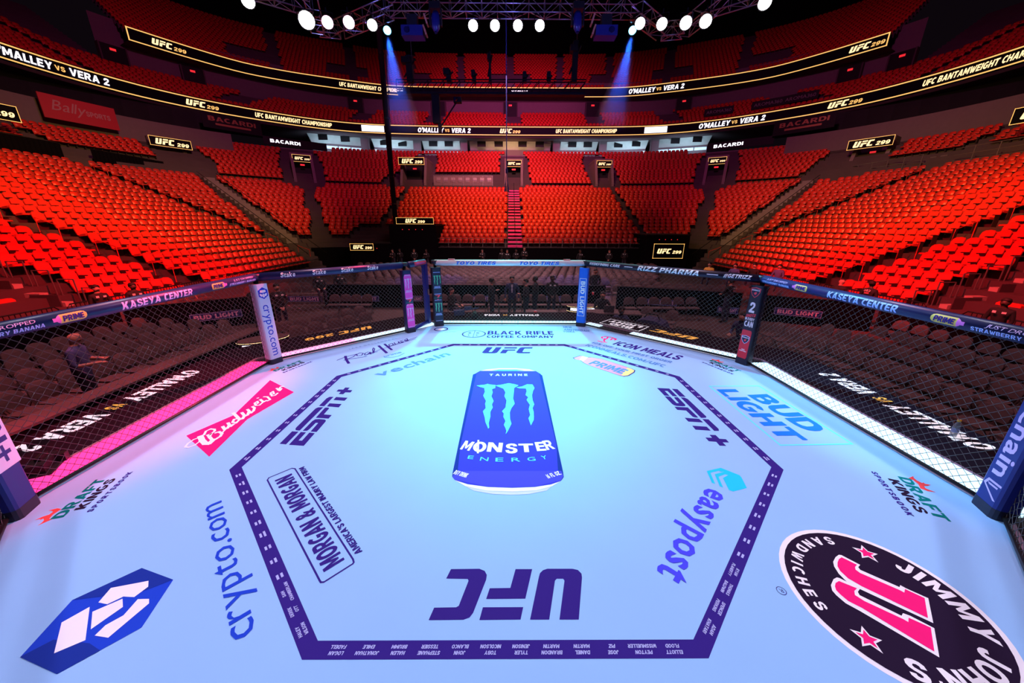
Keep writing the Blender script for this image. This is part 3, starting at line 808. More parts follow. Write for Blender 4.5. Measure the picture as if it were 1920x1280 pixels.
C1 = [(315, 212), (385, 205), (415, 197), (440, 203), (488, 207), (485, 235), (455, 245), (462, 275), (450, 310), (470, 355), (455, 385), (462, 415), (440, 455), (440, 500), (425, 560), (430, 600), (420, 610), (415, 595), (395, 550), (388, 505), (372, 450), (398, 420), (392, 380), (400, 355), (375, 305), (390, 270), (385, 235), (345, 225)]
C2 = [(487, 212), (550, 203), (610, 190), (665, 200), (700, 210), (660, 235), (655, 290), (650, 330), (665, 380), (635, 420), (620, 460), (622, 520), (635, 565), (600, 635), (582, 660), (588, 630), (580, 605), (565, 575), (580, 540), (560, 500), (565, 470), (548, 450), (580, 415), (590, 350), (570, 310), (580, 275), (560, 240), (520, 225)]
C3 = [(680, 228), (730, 222), (780, 200), (830, 203), (848, 235), (835, 260), (825, 300), (830, 345), (845, 385), (830, 420), (840, 455), (842, 500), (840, 530), (815, 580), (808, 560), (792, 515), (808, 485), (795, 430), (805, 390), (775, 345), (790, 320), (765, 300), (775, 265), (770, 240), (710, 238)]
for q in (C1, C2, C3): fpoly(mb, q, 'cyanink', c, L3)
CLAW = [[((x - 580) / 460, (660 - y) / 460) for x, y in q] for q in (C1, C2, C3)]
for ch, O, E, T in (('M', (158, 800), (245, 815), (165, 712)), ('O', (268, 822), (392, 828), (268, 728)), ('N', (405, 822), (545, 828), (405, 735)), ('S', (578, 838), (692, 838), (578, 748)), ('T', (705, 828), (845, 825), (705, 750)), ('E', (872, 818), (960, 812), (865, 735)), ('R', (965, 808), (1042, 795), (955, 718))):
    ftext(mb, ch, O, E, T, 'whiteink', c, z=L3)
fpoly(mb, [(322, 715), (338, 715), (334, 838), (316, 838)], 'whiteink', c, L3)
for ch, O, E, T in (('E', (228, 888), (280, 892), (232, 858)), ('N', (342, 905), (418, 910), (348, 872)), ('E', (487, 914), (560, 914), (490, 880)), ('R', (635, 915), (718, 914), (638, 880)), ('G', (785, 910), (860, 905), (785, 875)), ('Y', (920, 895), (968, 888), (910, 862))):
    ftext(mb, ch, O, E, T, 'cyanink', c, z=L3, wt='r')
ftext(mb, 'TAURINE', (430, 122), (785, 122), (435, 104), 'silver', c, z=L3, gap=.3)
ftext(mb, 'RGY DRINK', (95, 1028), (215, 1064), (102, 985), 'whiteink', c, z=L3)
ftext(mb, '16 FL OZ.', (975, 1070), (1100, 1032), (968, 1030), 'whiteink', c, z=L3)
put(mb, 'big blue energy drink can printed at the centre')

# box with law firm name
c = crop(420, 860, 3.368)
mb = MB()
cor = [(272, 125), (440, 57), (822, 652), (615, 782)]
ribbon(mb, [(285, 119), (428, 60), (448, 62), (815, 635), (820, 655), (812, 664), (632, 778), (612, 780), (604, 768), (274, 134), (285, 119)], .013, 'navy', c, L1)
ftext(mb, 'MORGAN & MORGAN', (762, 636), (427, 93), (628, 712), 'navy', c)
ftext(mb, "AMERICA'S LARGEST INJURY LAW FIRM", (876, 585), (507, 48), (828, 603), 'navy', c)
put(mb, 'thin rectangle around two dark surnames, on the left of the canvas')

# crypto name and crest
c = crop(0, 850, 2.976)
mb = MB(); ftext(mb, 'crypto.com', (1428, 985), (1236, 262), (1275, 1030), 'cryptoblue', c, 'r', xh=True)
put(mb, 'blue lower-case web name beside the line, left')
mb = MB()
fpoly(mb, [(113, 1137), (402, 820), (792, 640), (967, 705), (790, 972), (318, 1232)], 'cryptoblue', c, L1)
fpoly(mb, [(402, 820), (792, 640), (967, 705), (828, 760), (690, 800), (560, 800)], 'deepblue', c, L2)
fpoly(mb, [(113, 1137), (300, 1040), (500, 1060), (560, 1100), (318, 1232)], 'deepblue', c, L2)
for q in ([(345, 945), (502, 857), (478, 1043), (303, 1117)], [(550, 833), (620, 752), (830, 712), (828, 745), (750, 803), (690, 800), (600, 843)], [(517, 885), (685, 812), (687, 858), (508, 983)], [(530, 1018), (590, 960), (690, 905), (770, 815), (833, 813), (833, 838), (605, 1030)]):
    fpoly(mb, q, 'whiteink', c, L3)
put(mb, 'dark blue six-sided crest with white shapes, lower left of canvas')

# parcel company, right
c = crop(1220, 860, 5.333)
mb = MB(); ftext(mb, 'easypost', (566, 282), (62, 1120), (745, 385), 'violet', c, xh=True)
for q in ([(560, 122), (700, 90), (740, 108), (742, 128), (705, 130), (680, 120), (597, 140), (645, 252), (612, 240)], [(640, 155), (742, 128), (800, 150), (785, 165), (742, 155), (678, 180), (725, 290), (690, 275)], [(722, 192), (800, 150), (890, 165), (910, 190), (962, 292), (825, 328), (782, 312)]):
    fpoly(mb, q, 'skyink', c, L1)
fpoly(mb, [(700, 90), (890, 165), (800, 158), (735, 130)], 'skyink', c, L1)
put(mb, 'violet lower-case company name with cyan arrow shape')

# beer bow tie
c = crop(330, 700, 7.529)
mb = MB()
fpoly(mb, [(145, 880), (825, 585), (872, 535), (1328, 95), (1665, 265), (1010, 645), (470, 1175)], 'pinkink', c, L1)
ribbon(mb, [(335, 905), (250, 935), (170, 990), (130, 1040), (180, 1046), (270, 1012), (330, 965), (345, 925)], .018, 'whiteink', c, L2)
ribbon(mb, [(345, 890), (372, 950), (415, 990), (470, 990), (508, 955)], .06, 'whiteink', c, L2)
ribbon(mb, [(395, 870), (425, 815), (490, 785), (545, 790), (548, 815), (500, 850), (450, 880)], .026, 'whiteink', c, L2)
ribbon(mb, [(450, 868), (510, 935), (560, 930), (625, 890), (650, 850), (610, 825), (560, 840)], .032, 'whiteink', c, L2)
ribbon(mb, [(500, 850), (470, 900), (500, 930)], .03, 'whiteink', c, L2)
def script(pts, wd=.03): ribbon(mb, pts, wd, 'whiteink', c, L2)
script([(640, 850), (690, 800), (660, 760)], .02); script([(660, 750), (690, 790), (725, 775), (755, 730)], .036); script([(735, 700), (770, 750), (810, 720)], .036)
script([(870, 640), (820, 650), (800, 690), (850, 700), (890, 660)], .03); script([(810, 560), (900, 650), (940, 640), (960, 610)], .04)
script([(930, 555), (975, 605), (1010, 590), (1030, 545)], .036); script([(1010, 510), (1060, 560), (1095, 530), (1110, 490), (1080, 470)], .034)
script([(1110, 450), (1160, 420), (1150, 395), (1110, 420), (1130, 455), (1180, 450), (1225, 410)], .026); script([(1190, 370), (1235, 405), (1275, 385)], .034)
script([(1150, 350), (1160, 347)], .03); script([(1240, 330), (1290, 330), (1330, 370), (1290, 390)], .028)
script([(1330, 300), (1385, 290), (1370, 255), (1335, 275), (1355, 320), (1400, 310), (1435, 280)], .026); script([(1420, 210), (1465, 245), (1490, 215), (1440, 235), (1480, 190), (1515, 185)], .03)
put(mb, 'pink bow-tie beer logo with white script lettering')

# light beer block, right
c = crop(1330, 700, 6.62)
mb = MB()
ribbon(mb, [(0, 158), (615, 155), (1775, 875), (880, 890), (0, 158)], .022, 'cyanink', c, L1)
ftext(mb, 'BUD', (468, 268), (1195, 722), (722, 262), 'blueink', c, gap=.05); ftext(mb, 'LIGHT', (85, 199), (915, 832), (322, 196), 'blueink', c, gap=.05)
put(mb, 'bright blue two-line beer name inside cyan outline')

c = crop(600, 620, 6.4)
mb = MB(); ftext(mb, 'vechain', (700, 556), (1575, 288), (610, 512), 'slate', c, xh=True, h=.17); put(mb, 'grey-blue lower-case name near the far left line')
mb = MB()
def st(pts, wd=.022): ribbon(mb, pts, wd, 'navy', c, L1)
st([(305, 305), (315, 345), (345, 390)], .05); st([(205, 355), (310, 312), (440, 280), (400, 312), (290, 355)], .022); st([(310, 345), (420, 332), (560, 308)], .022)
st([(445, 300), (442, 285), (480, 265), (520, 270), (500, 295), (455, 302)]); st([(580, 252), (540, 270), (535, 288), (575, 280), (600, 255), (598, 280)])
st([(640, 255), (605, 262), (610, 280), (645, 265), (655, 215), (640, 205), (632, 225), (640, 265), (690, 250)]); st([(705, 180), (800, 265)], .055); st([(775, 160), (860, 228)], .05); st([(535, 300), (720, 225), (1150, 95)], .018)
st([(860, 150), (825, 165), (835, 185), (880, 170), (870, 152)]); st([(890, 142), (905, 162), (945, 148), (940, 130), (955, 148), (985, 138)]); st([(1000, 112), (960, 125), (1000, 135), (980, 145)]); st([(1010, 125), (1050, 108), (1045, 95), (1015, 110), (1030, 125), (1065, 115)]); st([(820, 190), (1000, 130), (1165, 75)], .018)
ftext(mb, 'prime', (778, 318), (985, 262), (772, 302), 'slate', c, xh=True, wt='r'); ribbon(mb, [(770, 318), (850, 322), (940, 305), (1010, 270)], .018, 'slate', c, L1)
ftext(mb, 'JAKE GYLLENHAAL', (352, 225), (930, 95), (348, 213), 'slate', c, wt='r', gap=.5)
put(mb, 'handwritten film title with small streaming logo')

# drink bottle and meal brand
c = crop(1040, 620, 6.4)
mb = MB()
ol = [(215, 325), (300, 297), (340, 300), (370, 318), (430, 315), (560, 335), (930, 455), (968, 475), (960, 500), (890, 542), (830, 550), (780, 540), (400, 412), (345, 385), (305, 355), (240, 342)]
cm = Vector((590, 425)); fpoly(mb, ol, 'navy', c, L1)
fpoly(mb, [tuple(cm + (Vector(p) - cm) * .965 + Vector((0, 0))) for p in ol], 'palepink', c, L2)
fpoly(mb, [(235, 325), (300, 304), (335, 306), (290, 347), (245, 336)], 'pinkink' if False else 'palepink', c, L3); fpoly(mb, [(330, 305), (400, 320), (340, 372), (300, 348)], 'whiteink', c, L3)
fpoly(mb, [(872, 446), (925, 462), (955, 478), (945, 498), (880, 536), (832, 542), (800, 534)], 'paleyellow', c, L3)
ftext(mb, 'PRIME', (400, 398), (805, 520), (440, 345), 'slate', c, z=L4, shear=.1)
put(mb, 'pink and yellow drink bottle with blue name')
mb = MB()
ftext(mb, 'ICON MEALS', (688, 162), (1475, 352), (738, 118), 'navy', c, shear=.2)
ftext(mb, '40% OFF YOUR FIRST ORDER', (430, 146), (1395, 390), (447, 128), 'slate', c); ftext(mb, 'ICONMEALS.COM/UFC', (362, 180), (1305, 440), (392, 158), 'slate', c)
for q in ([(520, 122), (570, 135), (625, 140)], [(590, 110), (605, 95), (570, 90), (565, 75), (610, 68), (650, 75), (690, 80), (740, 100), (720, 112)], [(640, 75), (625, 95), (590, 110), (600, 130)], [(670, 110), (690, 95), (730, 100)]): ribbon(mb, q, .035, 'pinkink', c, L1)
put(mb, 'dark meal brand with web address below it')

# coffee brand, vodka brand, small roundel
c = crop(860, 600, 9.6)
mb = MB(); ftext(mb, 'BLACK RIFLE', (515, 260), (1715, 264), (520, 195), 'navy', c); ftext(mb, 'COFFEE COMPANY', (500, 319), (1725, 323), (505, 276), 'navy', c)
cc = Vector(c(275, 250)); rr = (Vector(c(480, 250)) - Vector(c(70, 250))).length / 2
ribbon(mb, [(cc.x + rr * math.cos(a), cc.y + rr * 1.0 * math.sin(a)) for a in np.linspace(0, 2 * math.pi, 33)], .03, 'navy', lambda x, y: (x, y), L1)
ribbon(mb, [(cc.x, cc.y - rr), (cc.x, cc.y + rr)], .012, 'navy', lambda x, y: (x, y), L1)
for ch, dx, dy in (('B', -.5, .15), ('R', .2, .15), ('C', -.5, -.45), ('C', .2, -.45)):
    mb.text(ch, lambda x, y: (cc.x + dx * rr + x, cc.y + dy * rr + y, L1), 'navy', h=.3 * rr)
put(mb, 'dark coffee brand with round mark, far side of canvas')
mb = MB()
for s, O, E, T in (('NEW', (1057, 615), (1073, 615), (1058, 611.5)), ('AMSTERDAM', (1057, 619.3), (1105, 622), (1058, 616)), ('VODKA', (1056, 623), (1078, 623.5), (1056, 620))): ftext(mb, s, O, E, T, 'slate')
put(mb, 'small three-line vodka name by the blue post')
mb = MB(); cc = Vector(fl(827, 617)); ribbon(mb, [(cc.x + .16 * math.cos(a), cc.y + .16 * math.sin(a)) for a in np.linspace(0, 2 * math.pi, 25)], .035, 'navy', lambda x, y: (x, y), L1)
mb.flat([(cc.x + x, cc.y + y) for x, y in ((-.09, -.06), (.02, -.1), (.1, -.02), (.06, .09), (-.04, .06))], lay(L1), 'whiteink')
ribbon(mb, [(806, 623.5), (830, 622.6)], .012, 'slate', fl, L1); ribbon(mb, [(834, 622.5), (855, 621.6)], .012, 'slate', fl, L1); put(mb, 'small round mark with faint name by the dark post')

# sportsbook logo drawn once, repeated towards four corners
c = crop(1620, 870, 9.844)
def sportsbook(z):
    mb = MB()
    ftext(mb, 'DRAFT', (612, 222), (1318, 1000), (905, 285), 'green', c, h=.105); ftext(mb, 'KINGS', (432, 262), (975, 880), (650, 320), 'blackink', c, h=.088); ftext(mb, 'SPORTSBOOK', (120, 130), (800, 945), (250, 170), 'navy', c, wt='b', gap=.22, h=.05)
    fpoly(mb, [(800, 268), (905, 222), (920, 255), (975, 300), (1075, 350), (1090, 335), (1130, 365), (1230, 380), (1180, 402), (1105, 402), (1130, 442), (1200, 475), (1330, 520), (1180, 500), (1040, 448), (1000, 370), (900, 290)], 'orange', c, L1)
    return mb
base = sportsbook(0)
bO, bE = Vector(c(612, 222)), Vector(c(1318, 1000))
def place_like(mb0, O2, E2):
    a = (bE - bO); b = (E2 - O2); k = b.length / a.length; th = math.atan2(b.y, b.x) - math.atan2(a.y, a.x)
    cs, sn = math.cos(th) * k, math.sin(th) * k
    m2 = MB(); m2.f, m2.m, m2.ml = mb0.f, mb0.m, mb0.ml
    m2.v = [(O2.x + cs * (x - bO.x) - sn * (y - bO.y), O2.y + sn * (x - bO.x) + cs * (y - bO.y), z) for x, y, z in mb0.v]
    return m2
put(base, 'green and black sportsbook logo with crown, lower right corner')
for O, E, lb in (((70 + 450 / 9.143, 860 + 1000 / 9.143), (70 + 1200 / 9.143, 860 + 330 / 9.143), 'green and black sportsbook logo with crown, lower left corner'),
                 ((1300 + 470 / 16, 660 + 255 / 16), (1300 + 1330 / 16, 660 + 590 / 16), 'small sportsbook logo with crown by the red can post'),
                 ((500 + 110 / 6.4, 660 + 232 / 6.4), (500 + 440 / 6.4, 660 + 108 / 6.4), 'small sportsbook logo with crown by the white post')):
    put(place_like(base, Vector(fl(*O)), Vector(fl(*E))), lb)

# sandwich roundel
c = crop(1440, 980, 4.0)
JC, JR = Vector((2.641, -2.649)), .605
mb = MB()
circ = lambda r: [(JC.x + r * math.cos(a), JC.y + r * math.sin(a)) for a in np.linspace(0, 2 * math.pi, 49)[:-1]]
mb.flat(circ(JR), lay(L1), 'whiteink'); mb.flat(circ(JR - .035), lay(L2), 'blackink')
WJ = [[(487, 295), (505, 260), (530, 242), (550, 245), (690, 318), (675, 335), (690, 355), (985, 485), (990, 470), (1030, 492), (1200, 568), (1238, 755), (690, 500), (590, 445), (530, 385), (495, 330)],
      [(470, 470), (490, 425), (515, 412), (535, 417), (690, 495), (672, 520), (685, 545), (1000, 700), (1010, 680), (1065, 700), (1245, 793), (1283, 1012), (690, 665), (580, 605), (510, 545), (480, 510)]]
PJ = [[(520, 300), (530, 275), (550, 262), (665, 318), (650, 335), (655, 355), (690, 380), (985, 508), (1020, 527), (1025, 500), (1172, 568), (1197, 718), (700, 478), (600, 420), (540, 365), (520, 330)],
      [(500, 480), (505, 455), (530, 440), (665, 495), (645, 515), (650, 545), (720, 590), (1010, 725), (1050, 748), (1052, 715), (1218, 790), (1245, 970), (700, 640), (600, 590), (540, 540), (510, 510)]]
for q in WJ: fpoly(mb, q, 'whiteink', c, L3)
for q in PJ: fpoly(mb, q, 'pinkink', c, L4)
up0 = math.atan2(*(Vector(c(1220, 660)) - Vector(c(510, 330))).yx)
for cx_, cy_ in ((735, 230), (745, 872)):
    q = Vector(c(cx_, cy_))
    for r, m, z in ((.085, 'whiteink', L3), (.058, 'pinkink', L4)):
        mb.flat([(q.x + (r if i % 2 == 0 else r * .45) * math.cos(up0 + math.pi + i * math.pi / 5), q.y + (r if i % 2 == 0 else r * .45) * math.sin(up0 + math.pi + i * math.pi / 5)) for i in range(10)], lay(z), m)
def arc_text(s, r, a0, a1, h, outward=True):
    """glyphs spread along an arc in proportion to their widths"""
    wd = [.30 if ch == ' ' else GLY['b', ch][2] + .14 for ch in s]; cum = [sum(wd[:i]) + wd[i] / 2 for i in range(len(s))]
    for i, ch in enumerate(s):
        if ch == ' ': continue
        a = a0 + (a1 - a0) * (cum[i] - cum[0]) / (cum[-1] - cum[0])
        rd = Vector((math.cos(a), math.sin(a))); tv = Vector((rd.y, -rd.x)) if outward else Vector((-rd.y, rd.x)); uv = rd if outward else -rd; zz = L3 + zj()
        o = JC + rd * r - uv * h / 2
        mb.text(ch, lambda x, y: (o.x + tv.x * x + uv.x * y, o.y + tv.y * x + uv.y * y, zz), 'whiteink', h=h, align='c', lift=1.5e-5)
aJ = math.atan2(*(Vector(c(1005, 360)) - JC).yx); aS = math.atan2(*(Vector(c(1105, 1075)) - JC).yx)
arc_text("JIMMY JOHN'S", .475, aJ, aS if aS < aJ else aS - 2 * math.pi, .125)
b0 = math.atan2(*(Vector(c(480, 160)) - JC).yx); b1 = math.atan2(*(Vector(c(430, 620)) - JC).yx)
if b1 < b0: b1 += 2 * math.pi
arc_text("SANDWICHES", .49, b0, b1, .075, False)
q = Vector(c(100, 510)); ribbon(mb, [(q.x + .03 * math.cos(a), q.y + .03 * math.sin(a)) for a in np.linspace(0, 2 * math.pi, 17)], .004, 'navy', lambda x, y: (x, y), L1)
mb.text('R', lambda x, y: (q.x + .012 - x, q.y + .015 - y, L1), 'navy', 'r', h=.03)
put(mb, 'round dark sandwich shop logo with two pink letters and stars')

# ------------------------------------------------------------------ lettering on the walkway: read from outside
def apron_text(side, s, u0, u1, base=5.78, h=.33, parts=None, m='ledtext', shear=0.):
    """u runs rightward seen from inside; an outside reader starts at the right end"""
    n, t = frame(side); mb = MB()
    fn = lambda x, y: tuple(n * (base - y) + t * (u1 - x) + Vector((0, 0, L2)))
    return mb, fn, u1 - u0
M['ledtext'] = mat('walkway_letter_lit', (.82, .85, .92), .6, emit=.75)
M['ledtextgold'] = mat('walkway_letter_lit_gold', (.85, .48, .08), .6, emit=.55)
for sd, u0, u1 in (('W', -.92, 1.45), ('E', -1.35, .90), ('N', -.75, .85)):
    hh = .31 if sd != 'N' else .20
    mb, fn, wd = apron_text(sd, '', u0, u1, 5.80 if sd != 'N' else 5.68)
    a = layout("O'MALLEY", 'b', .07, .15)[2]; b = layout("VERA 2" if sd != 'N' else 'VERA', 'b', .07, .15)[2]
    tot = a + b + 2.2; k = wd / tot
    mb.text("O'MALLEY", fn, 'ledtext', shear=.15, fit=a * k, h=hh)
    mb.text('VS', fn, 'ledtextgold', shear=.15, fit=1.0 * k, h=hh * .62, x0=(a + .55) * k, y0=hh * .15)
    mb.text('VERA 2' if sd != 'N' else 'VERA', fn, 'ledtext', shear=.15, fit=b * k, h=hh, x0=(a + 2.2) * k)
    up(mb.build('walkway_lettering', plat, label='white lettering on the walkway'))
mb, fn, wd = apron_text('NW', '', -1.0, .55, 5.66)
ufc(mb, fn, 'ledtextgold', 0, 0, .24, .86); mb.text('299', fn, 'ledtextgold', h=.20, fit=.62, x0=.92, shear=.15)
up(mb.build('walkway_lettering', plat, label='gold logo and number on the walkway'))
mb, fn, wd = apron_text('NE', '', -1.7, .95, 5.56)
ufc(mb, fn, 'ledtextgold', 0.25, 0, .26, 1.1)
mb.text('BUD', fn, 'ledtext', h=.19, fit=.62, x0=1.74, y0=.245, shear=.1); mb.text('LIGHT', fn, 'ledtext', h=.19, fit=.90, x0=1.60, y0=.0, shear=.1)
n, t = frame('NE'); fx = lambda x, y: (lambda v: (v[0], v[1]))(fn(x, y))
ribbon(mb, [(1.5, -.08), (2.6, -.08), (2.6, .5), (1.5, .5), (1.5, -.08)], .022, 'ledtext', fx, L2)
up(mb.build('walkway_lettering', plat, label='boxed white name and gold logo on the walkway'))
# ------------------------------------------------------------------ cage: posts, fence panels, gate
ZT, RT = 1.60, .072          # top rail centre height and radius
HL = AF * math.tan(math.pi / 8)
def fence_local(side):
    n, t = frame(side)
    return n, t, Matrix((t, n, Vector((0, 0, 1)))).transposed()      # local x = right, y = outward, z = up
def chain_mesh(x0, x1, z0, z1, cell=.044, r=.0027):
    """woven zigzag wires that meet their neighbours in diamonds, each a thin four-sided tube"""
    mb = MB(); nrow = int((z1 - z0) / cell); k = int((x1 - x0) / cell); c = (x1 - x0) / k
    vs, fs = [], []
    for i in range(k + 1):
        pts = []
        for j in range(nrow + 1):
            sg = -1 if (i + j) % 2 else 1
            pts.append((min(x1, max(x0, x0 + i * c + sg * c * .53)), .003 * (1 if j % 2 else -1), z0 + j * (z1 - z0) / nrow))
        for p, q in zip(pts, pts[1:]):
            dx, dz = q[0] - p[0], q[2] - p[2]; L = math.hypot(dx, dz); ax, az = -dz / L * r, dx / L * r
            a = len(vs)
            for w in (p, q): vs += [(w[0] + ax, w[1], w[2] + az), (w[0], w[1] - r, w[2]), (w[0] - ax, w[1], w[2] - az), (w[0], w[1] + r, w[2])]
            fs += [(a + w, a + (w + 1) % 4, a + 4 + (w + 1) % 4, a + 4 + w) for w in range(4)]
    mb.add(vs, fs, 'wire'); return mb
def rail_map(x0, ang0=RAD(115), scale=1.0):
    """wrap lettering round the inner face of the top rail: x along, y up"""
    def fn(x, y):
        a = -y / RT
        return (x0 + x, -(RT + .002) * math.cos(a), ZT + (RT + .002) * math.sin(-a))
    return fn
def bottle(mb, x0, wd, flip=False):
    """drink bottle print on a rail, neck to the left unless flipped"""
    ol = [(-.5, -.018), (-.5, .018), (-.40, .018), (-.36, .03), (-.28, .045), (.38, .045), (.46, .036), (.5, .015), (.5, -.015), (.46, -.036), (.38, -.045), (-.28, -.045), (-.36, -.03), (-.40, -.018)]
    s = -1 if flip else 1
    fn = lambda x, y: (x0 + s * x * wd, -(RT + .0015) * math.cos(y / RT), ZT + (RT + .0015) * math.sin(y / RT))
    fn2 = lambda x, y: (x0 + s * x * wd, -(RT + .003) * math.cos(y / RT), ZT + (RT + .003) * math.sin(y / RT))
    fnt = lambda x, y: (x0 + x, -(RT + .0045) * math.cos(y / RT), ZT + (RT + .0045) * math.sin(y / RT))
    # sliced across so it follows the curve
    for i in range(len(ol) // 2 - 1):
        a, b = ol[1 + i], ol[2 + i]
        if b[0] <= a[0]: continue
        for k in range(6):
            f0, f1 = -1 + k / 3, -1 + (k + 1) / 3
            m = 'railpink' if b[0] < .3 else 'railyellow'
            mb.quad([fn(a[0], a[1] * f0), fn(b[0], b[1] * f0), fn(b[0], b[1] * f1), fn(a[0], a[1] * f1)], m)
    mb.text('PRIME', fnt, 'navy', h=.056, fit=wd * .62, x0=-wd * .22 if not flip else -wd * .40, y0=-.028, shear=.1, bands=12)
M['railpink'] = mat('rail_print_pink', (.80, .16, .62), .6)
M['railyellow'] = mat('rail_print_yellow', (.80, .55, .10), .6)
M['railblue'] = mat('rail_print_pale_blue', (.40, .50, .95), .6)
M['railtext'] = mat('rail_print_lilac', (.70, .50, .85), .6)
M['railwhite'] = mat('rail_cover_white', (.88, .95, .98), .45)
M['railnavy'] = mat('rail_cover_navy', (.012, .018, .10), .35)
M['raildark'] = mat('rail_cover_dark', (.014, .012, .035), .35)
M['railred'] = mat('rail_print_red', (.75, .05, .10), .5)
panel_label = {'W': 'chain-link cage panel left of the white lettered post, navy padded rail', 'NW': 'chain-link cage panel between white post and pink can post',
               'N': 'chain-link cage panel at the far side under the white top rail', 'NE': 'chain-link cage panel between blue post and red can post',
               'E': 'chain-link cage panel right of the red can post, navy padded rail', 'SW': 'chain-link cage panel at the left edge of the picture',
               'SE': 'chain-link cage panel at the right edge of the picture'}
def fence_panel(sd, xa, xb, cover):
    n, t, R = fence_local(sd)
    e = thing('fence_panel', panel_label[sd], 'fence', 'cage fence panels')
    e.matrix_world = Matrix.Translation(n * AF) @ R.to_4x4()
    mb = MB(); L = xb - xa
    mb.tube([(xa, 0, ZT), (xb, 0, ZT)], RT, cover, 20); mb.build('top_rail', e, True)
    MB().tube([(xa, 0, .045), (xb, 0, .045)], .02, 'blacksteel', 8).build('bottom_rail', e, True)
    chain_mesh(xa + .06, xb - .06, .05, ZT - .05).build('chain_link', e, True, kind='stuff')
    return e, xa, xb
def rtext(e, s, x0, x1, y, h, m, shear=.0, wt='b'):
    mb = MB(); mb.text(s, rail_map(x0), m, wt, shear=shear, fit=x1 - x0, h=h, y0=y, bands=12); mb.build('rail_lettering', e)
for sd in ('W', 'E'):
    e, xa, xb = fence_panel(sd, -HL, HL, 'railnavy')
    rtext(e, 'KASEYA CENTER', -.45, .49, -.045, .088, 'railtext' if sd == 'W' else 'railblue', .15)
    for x0, x1 in ((-1.78, -1.16), (1.18, 1.78)):
        rtext(e, 'JUST DROPPED', x0 + .1, x1 - .06, .014, .032, 'railtext', .2, 'r'); rtext(e, 'STRAWBERRY BANANA', x0, x1, -.042, .038, 'railblue')
    for x0, fl_ in ((-.95, False), (.98, True)):
        mb = MB(); bottle(mb, x0, .29, fl_); mb.build('bottle_print', e)
GX = .78
e, xa, xb = fence_panel('NW', -HL, HL - GX - .12, 'railnavy')
for x in (-1.49, -.95, -.415, .125): rtext(e, 'Stake', x, x + .24, -.03, .085, 'whiteink', .25)
e, xa, xb = fence_panel('N', -HL, HL, 'railwhite')
for x in (-1.35, .21): rtext(e, 'TOYO TIRES', x, x + .98, -.04, .080, 'blueink', .25)
for x in (-1.45, 1.4): MB().box((x, 0, ZT + RT + .012), (.16, .05, .02), 'railred').build('rail_tag', e)
e, xa, xb = fence_panel('NE', -HL, HL, 'raildark')
rtext(e, 'REDEFINING CARE', -1.70, -.90, -.02, .06, 'whiteink', .2); rtext(e, 'RIZZ PHARMA', -.47, .80, -.045, .10, 'railwhite', .25); rtext(e, '#GETRIZZ', 1.24, 1.68, -.02, .07, 'whiteink', .3)
for x in (-.78, .95): MB().quad([rail_map(x)(0, .0), rail_map(x)(.2, .0), rail_map(x)(.2, .016), rail_map(x)(0, .016)], 'whiteink').build('rail_dash', e)
fence_panel('SW', -HL, HL, 'railnavy'); fence_panel('SE', -HL, HL, 'railnavy')

# padded posts
def post(angle_deg, label, pad, wd=.235, dp=.13, at=None, face=None, z1=1.49, foot='padblack'):
    a = RAD(angle_deg); R = AF / math.cos(math.pi / 8)
    p = Vector((R * math.cos(a), R * math.sin(a), 0)) if at is None else Vector((*at, 0))
    n = Vector((math.cos(a), math.sin(a), 0)) if face is None else Vector((*face, 0))
    t = Vector((n.y, -n.x, 0))
    e = thing('corner_post', label, 'post', 'padded cage posts')
    e.matrix_world = Matrix.Translation(p) @ Matrix((t, n, Vector((0, 0, 1)))).transposed().to_4x4()
    MB().tube([(0, 0, -.02), (0, 0, ZT - .02)], .04, 'blacksteel', 10).build('pole', e, True)
    MB().tube([(0, 0, ZT - .02), (0, 0, ZT + .06)], RT + .012, 'padblack', 16).build('cap', e, True)
    w, d = wd / 2, dp
    sec = [(-w, .02), (-w, -d + .035), (-w + .012, -d + .012), (-w + .035, -d), (w - .035, -d), (w - .012, -d + .012), (w, -d + .035), (w, .02)]
    mb = MB(); mb.rings([[(x, y, z) for x, y in sec] for z in (.10, z1)], pad); mb.build('pad', e)
    MB().rings([[(x * 1.02, y * 1.02, z) for x, y in sec] for z in (0, .10)], foot).build('pad_foot', e)
    return e, (lambda x, z, k=1: (x, -d - .0015 * k, z))
# white post with blue name
e, f = post(157.5, 'white padded post with blue web name and crest reading downward', 'padwhite')
mb = MB(); down = lambda u, v: f(-.075 + v, 1.10 - u)      # text running down, tops to the right
mb.text('crypto.com', lambda x, y: f(-.055 + y, 1.12 - x, 1), 'cryptoblue', 'r', fit=.95, h=.14); mb.build('post_lettering', e); mb = MB()
hx = [(.095 * math.sin(k * math.pi / 3), 1.33 + .105 * math.cos(k * math.pi / 3)) for k in range(6)]
mb.flat(hx, lambda x, z: f(x, z, 1), 'cryptoblue')
for q in ([(-.045, .055), (.045, .055), (.055, .02), (.02, .008), (-.02, .008), (-.055, .02)], [(-.06, .0), (-.02, -.02), (-.015, -.05), (-.04, -.06), (-.065, -.03)], [(.06, .0), (.02, -.02), (.015, -.05), (.04, -.06), (.065, -.03)], [(-.012, -.01), (.012, -.01), (.018, -.075), (-.018, -.075)]):
    mb.flat([(x, 1.33 + z) for x, z in q], lambda x, z: f(x, z, 2), 'whiteink')
mb.build('post_print', e)
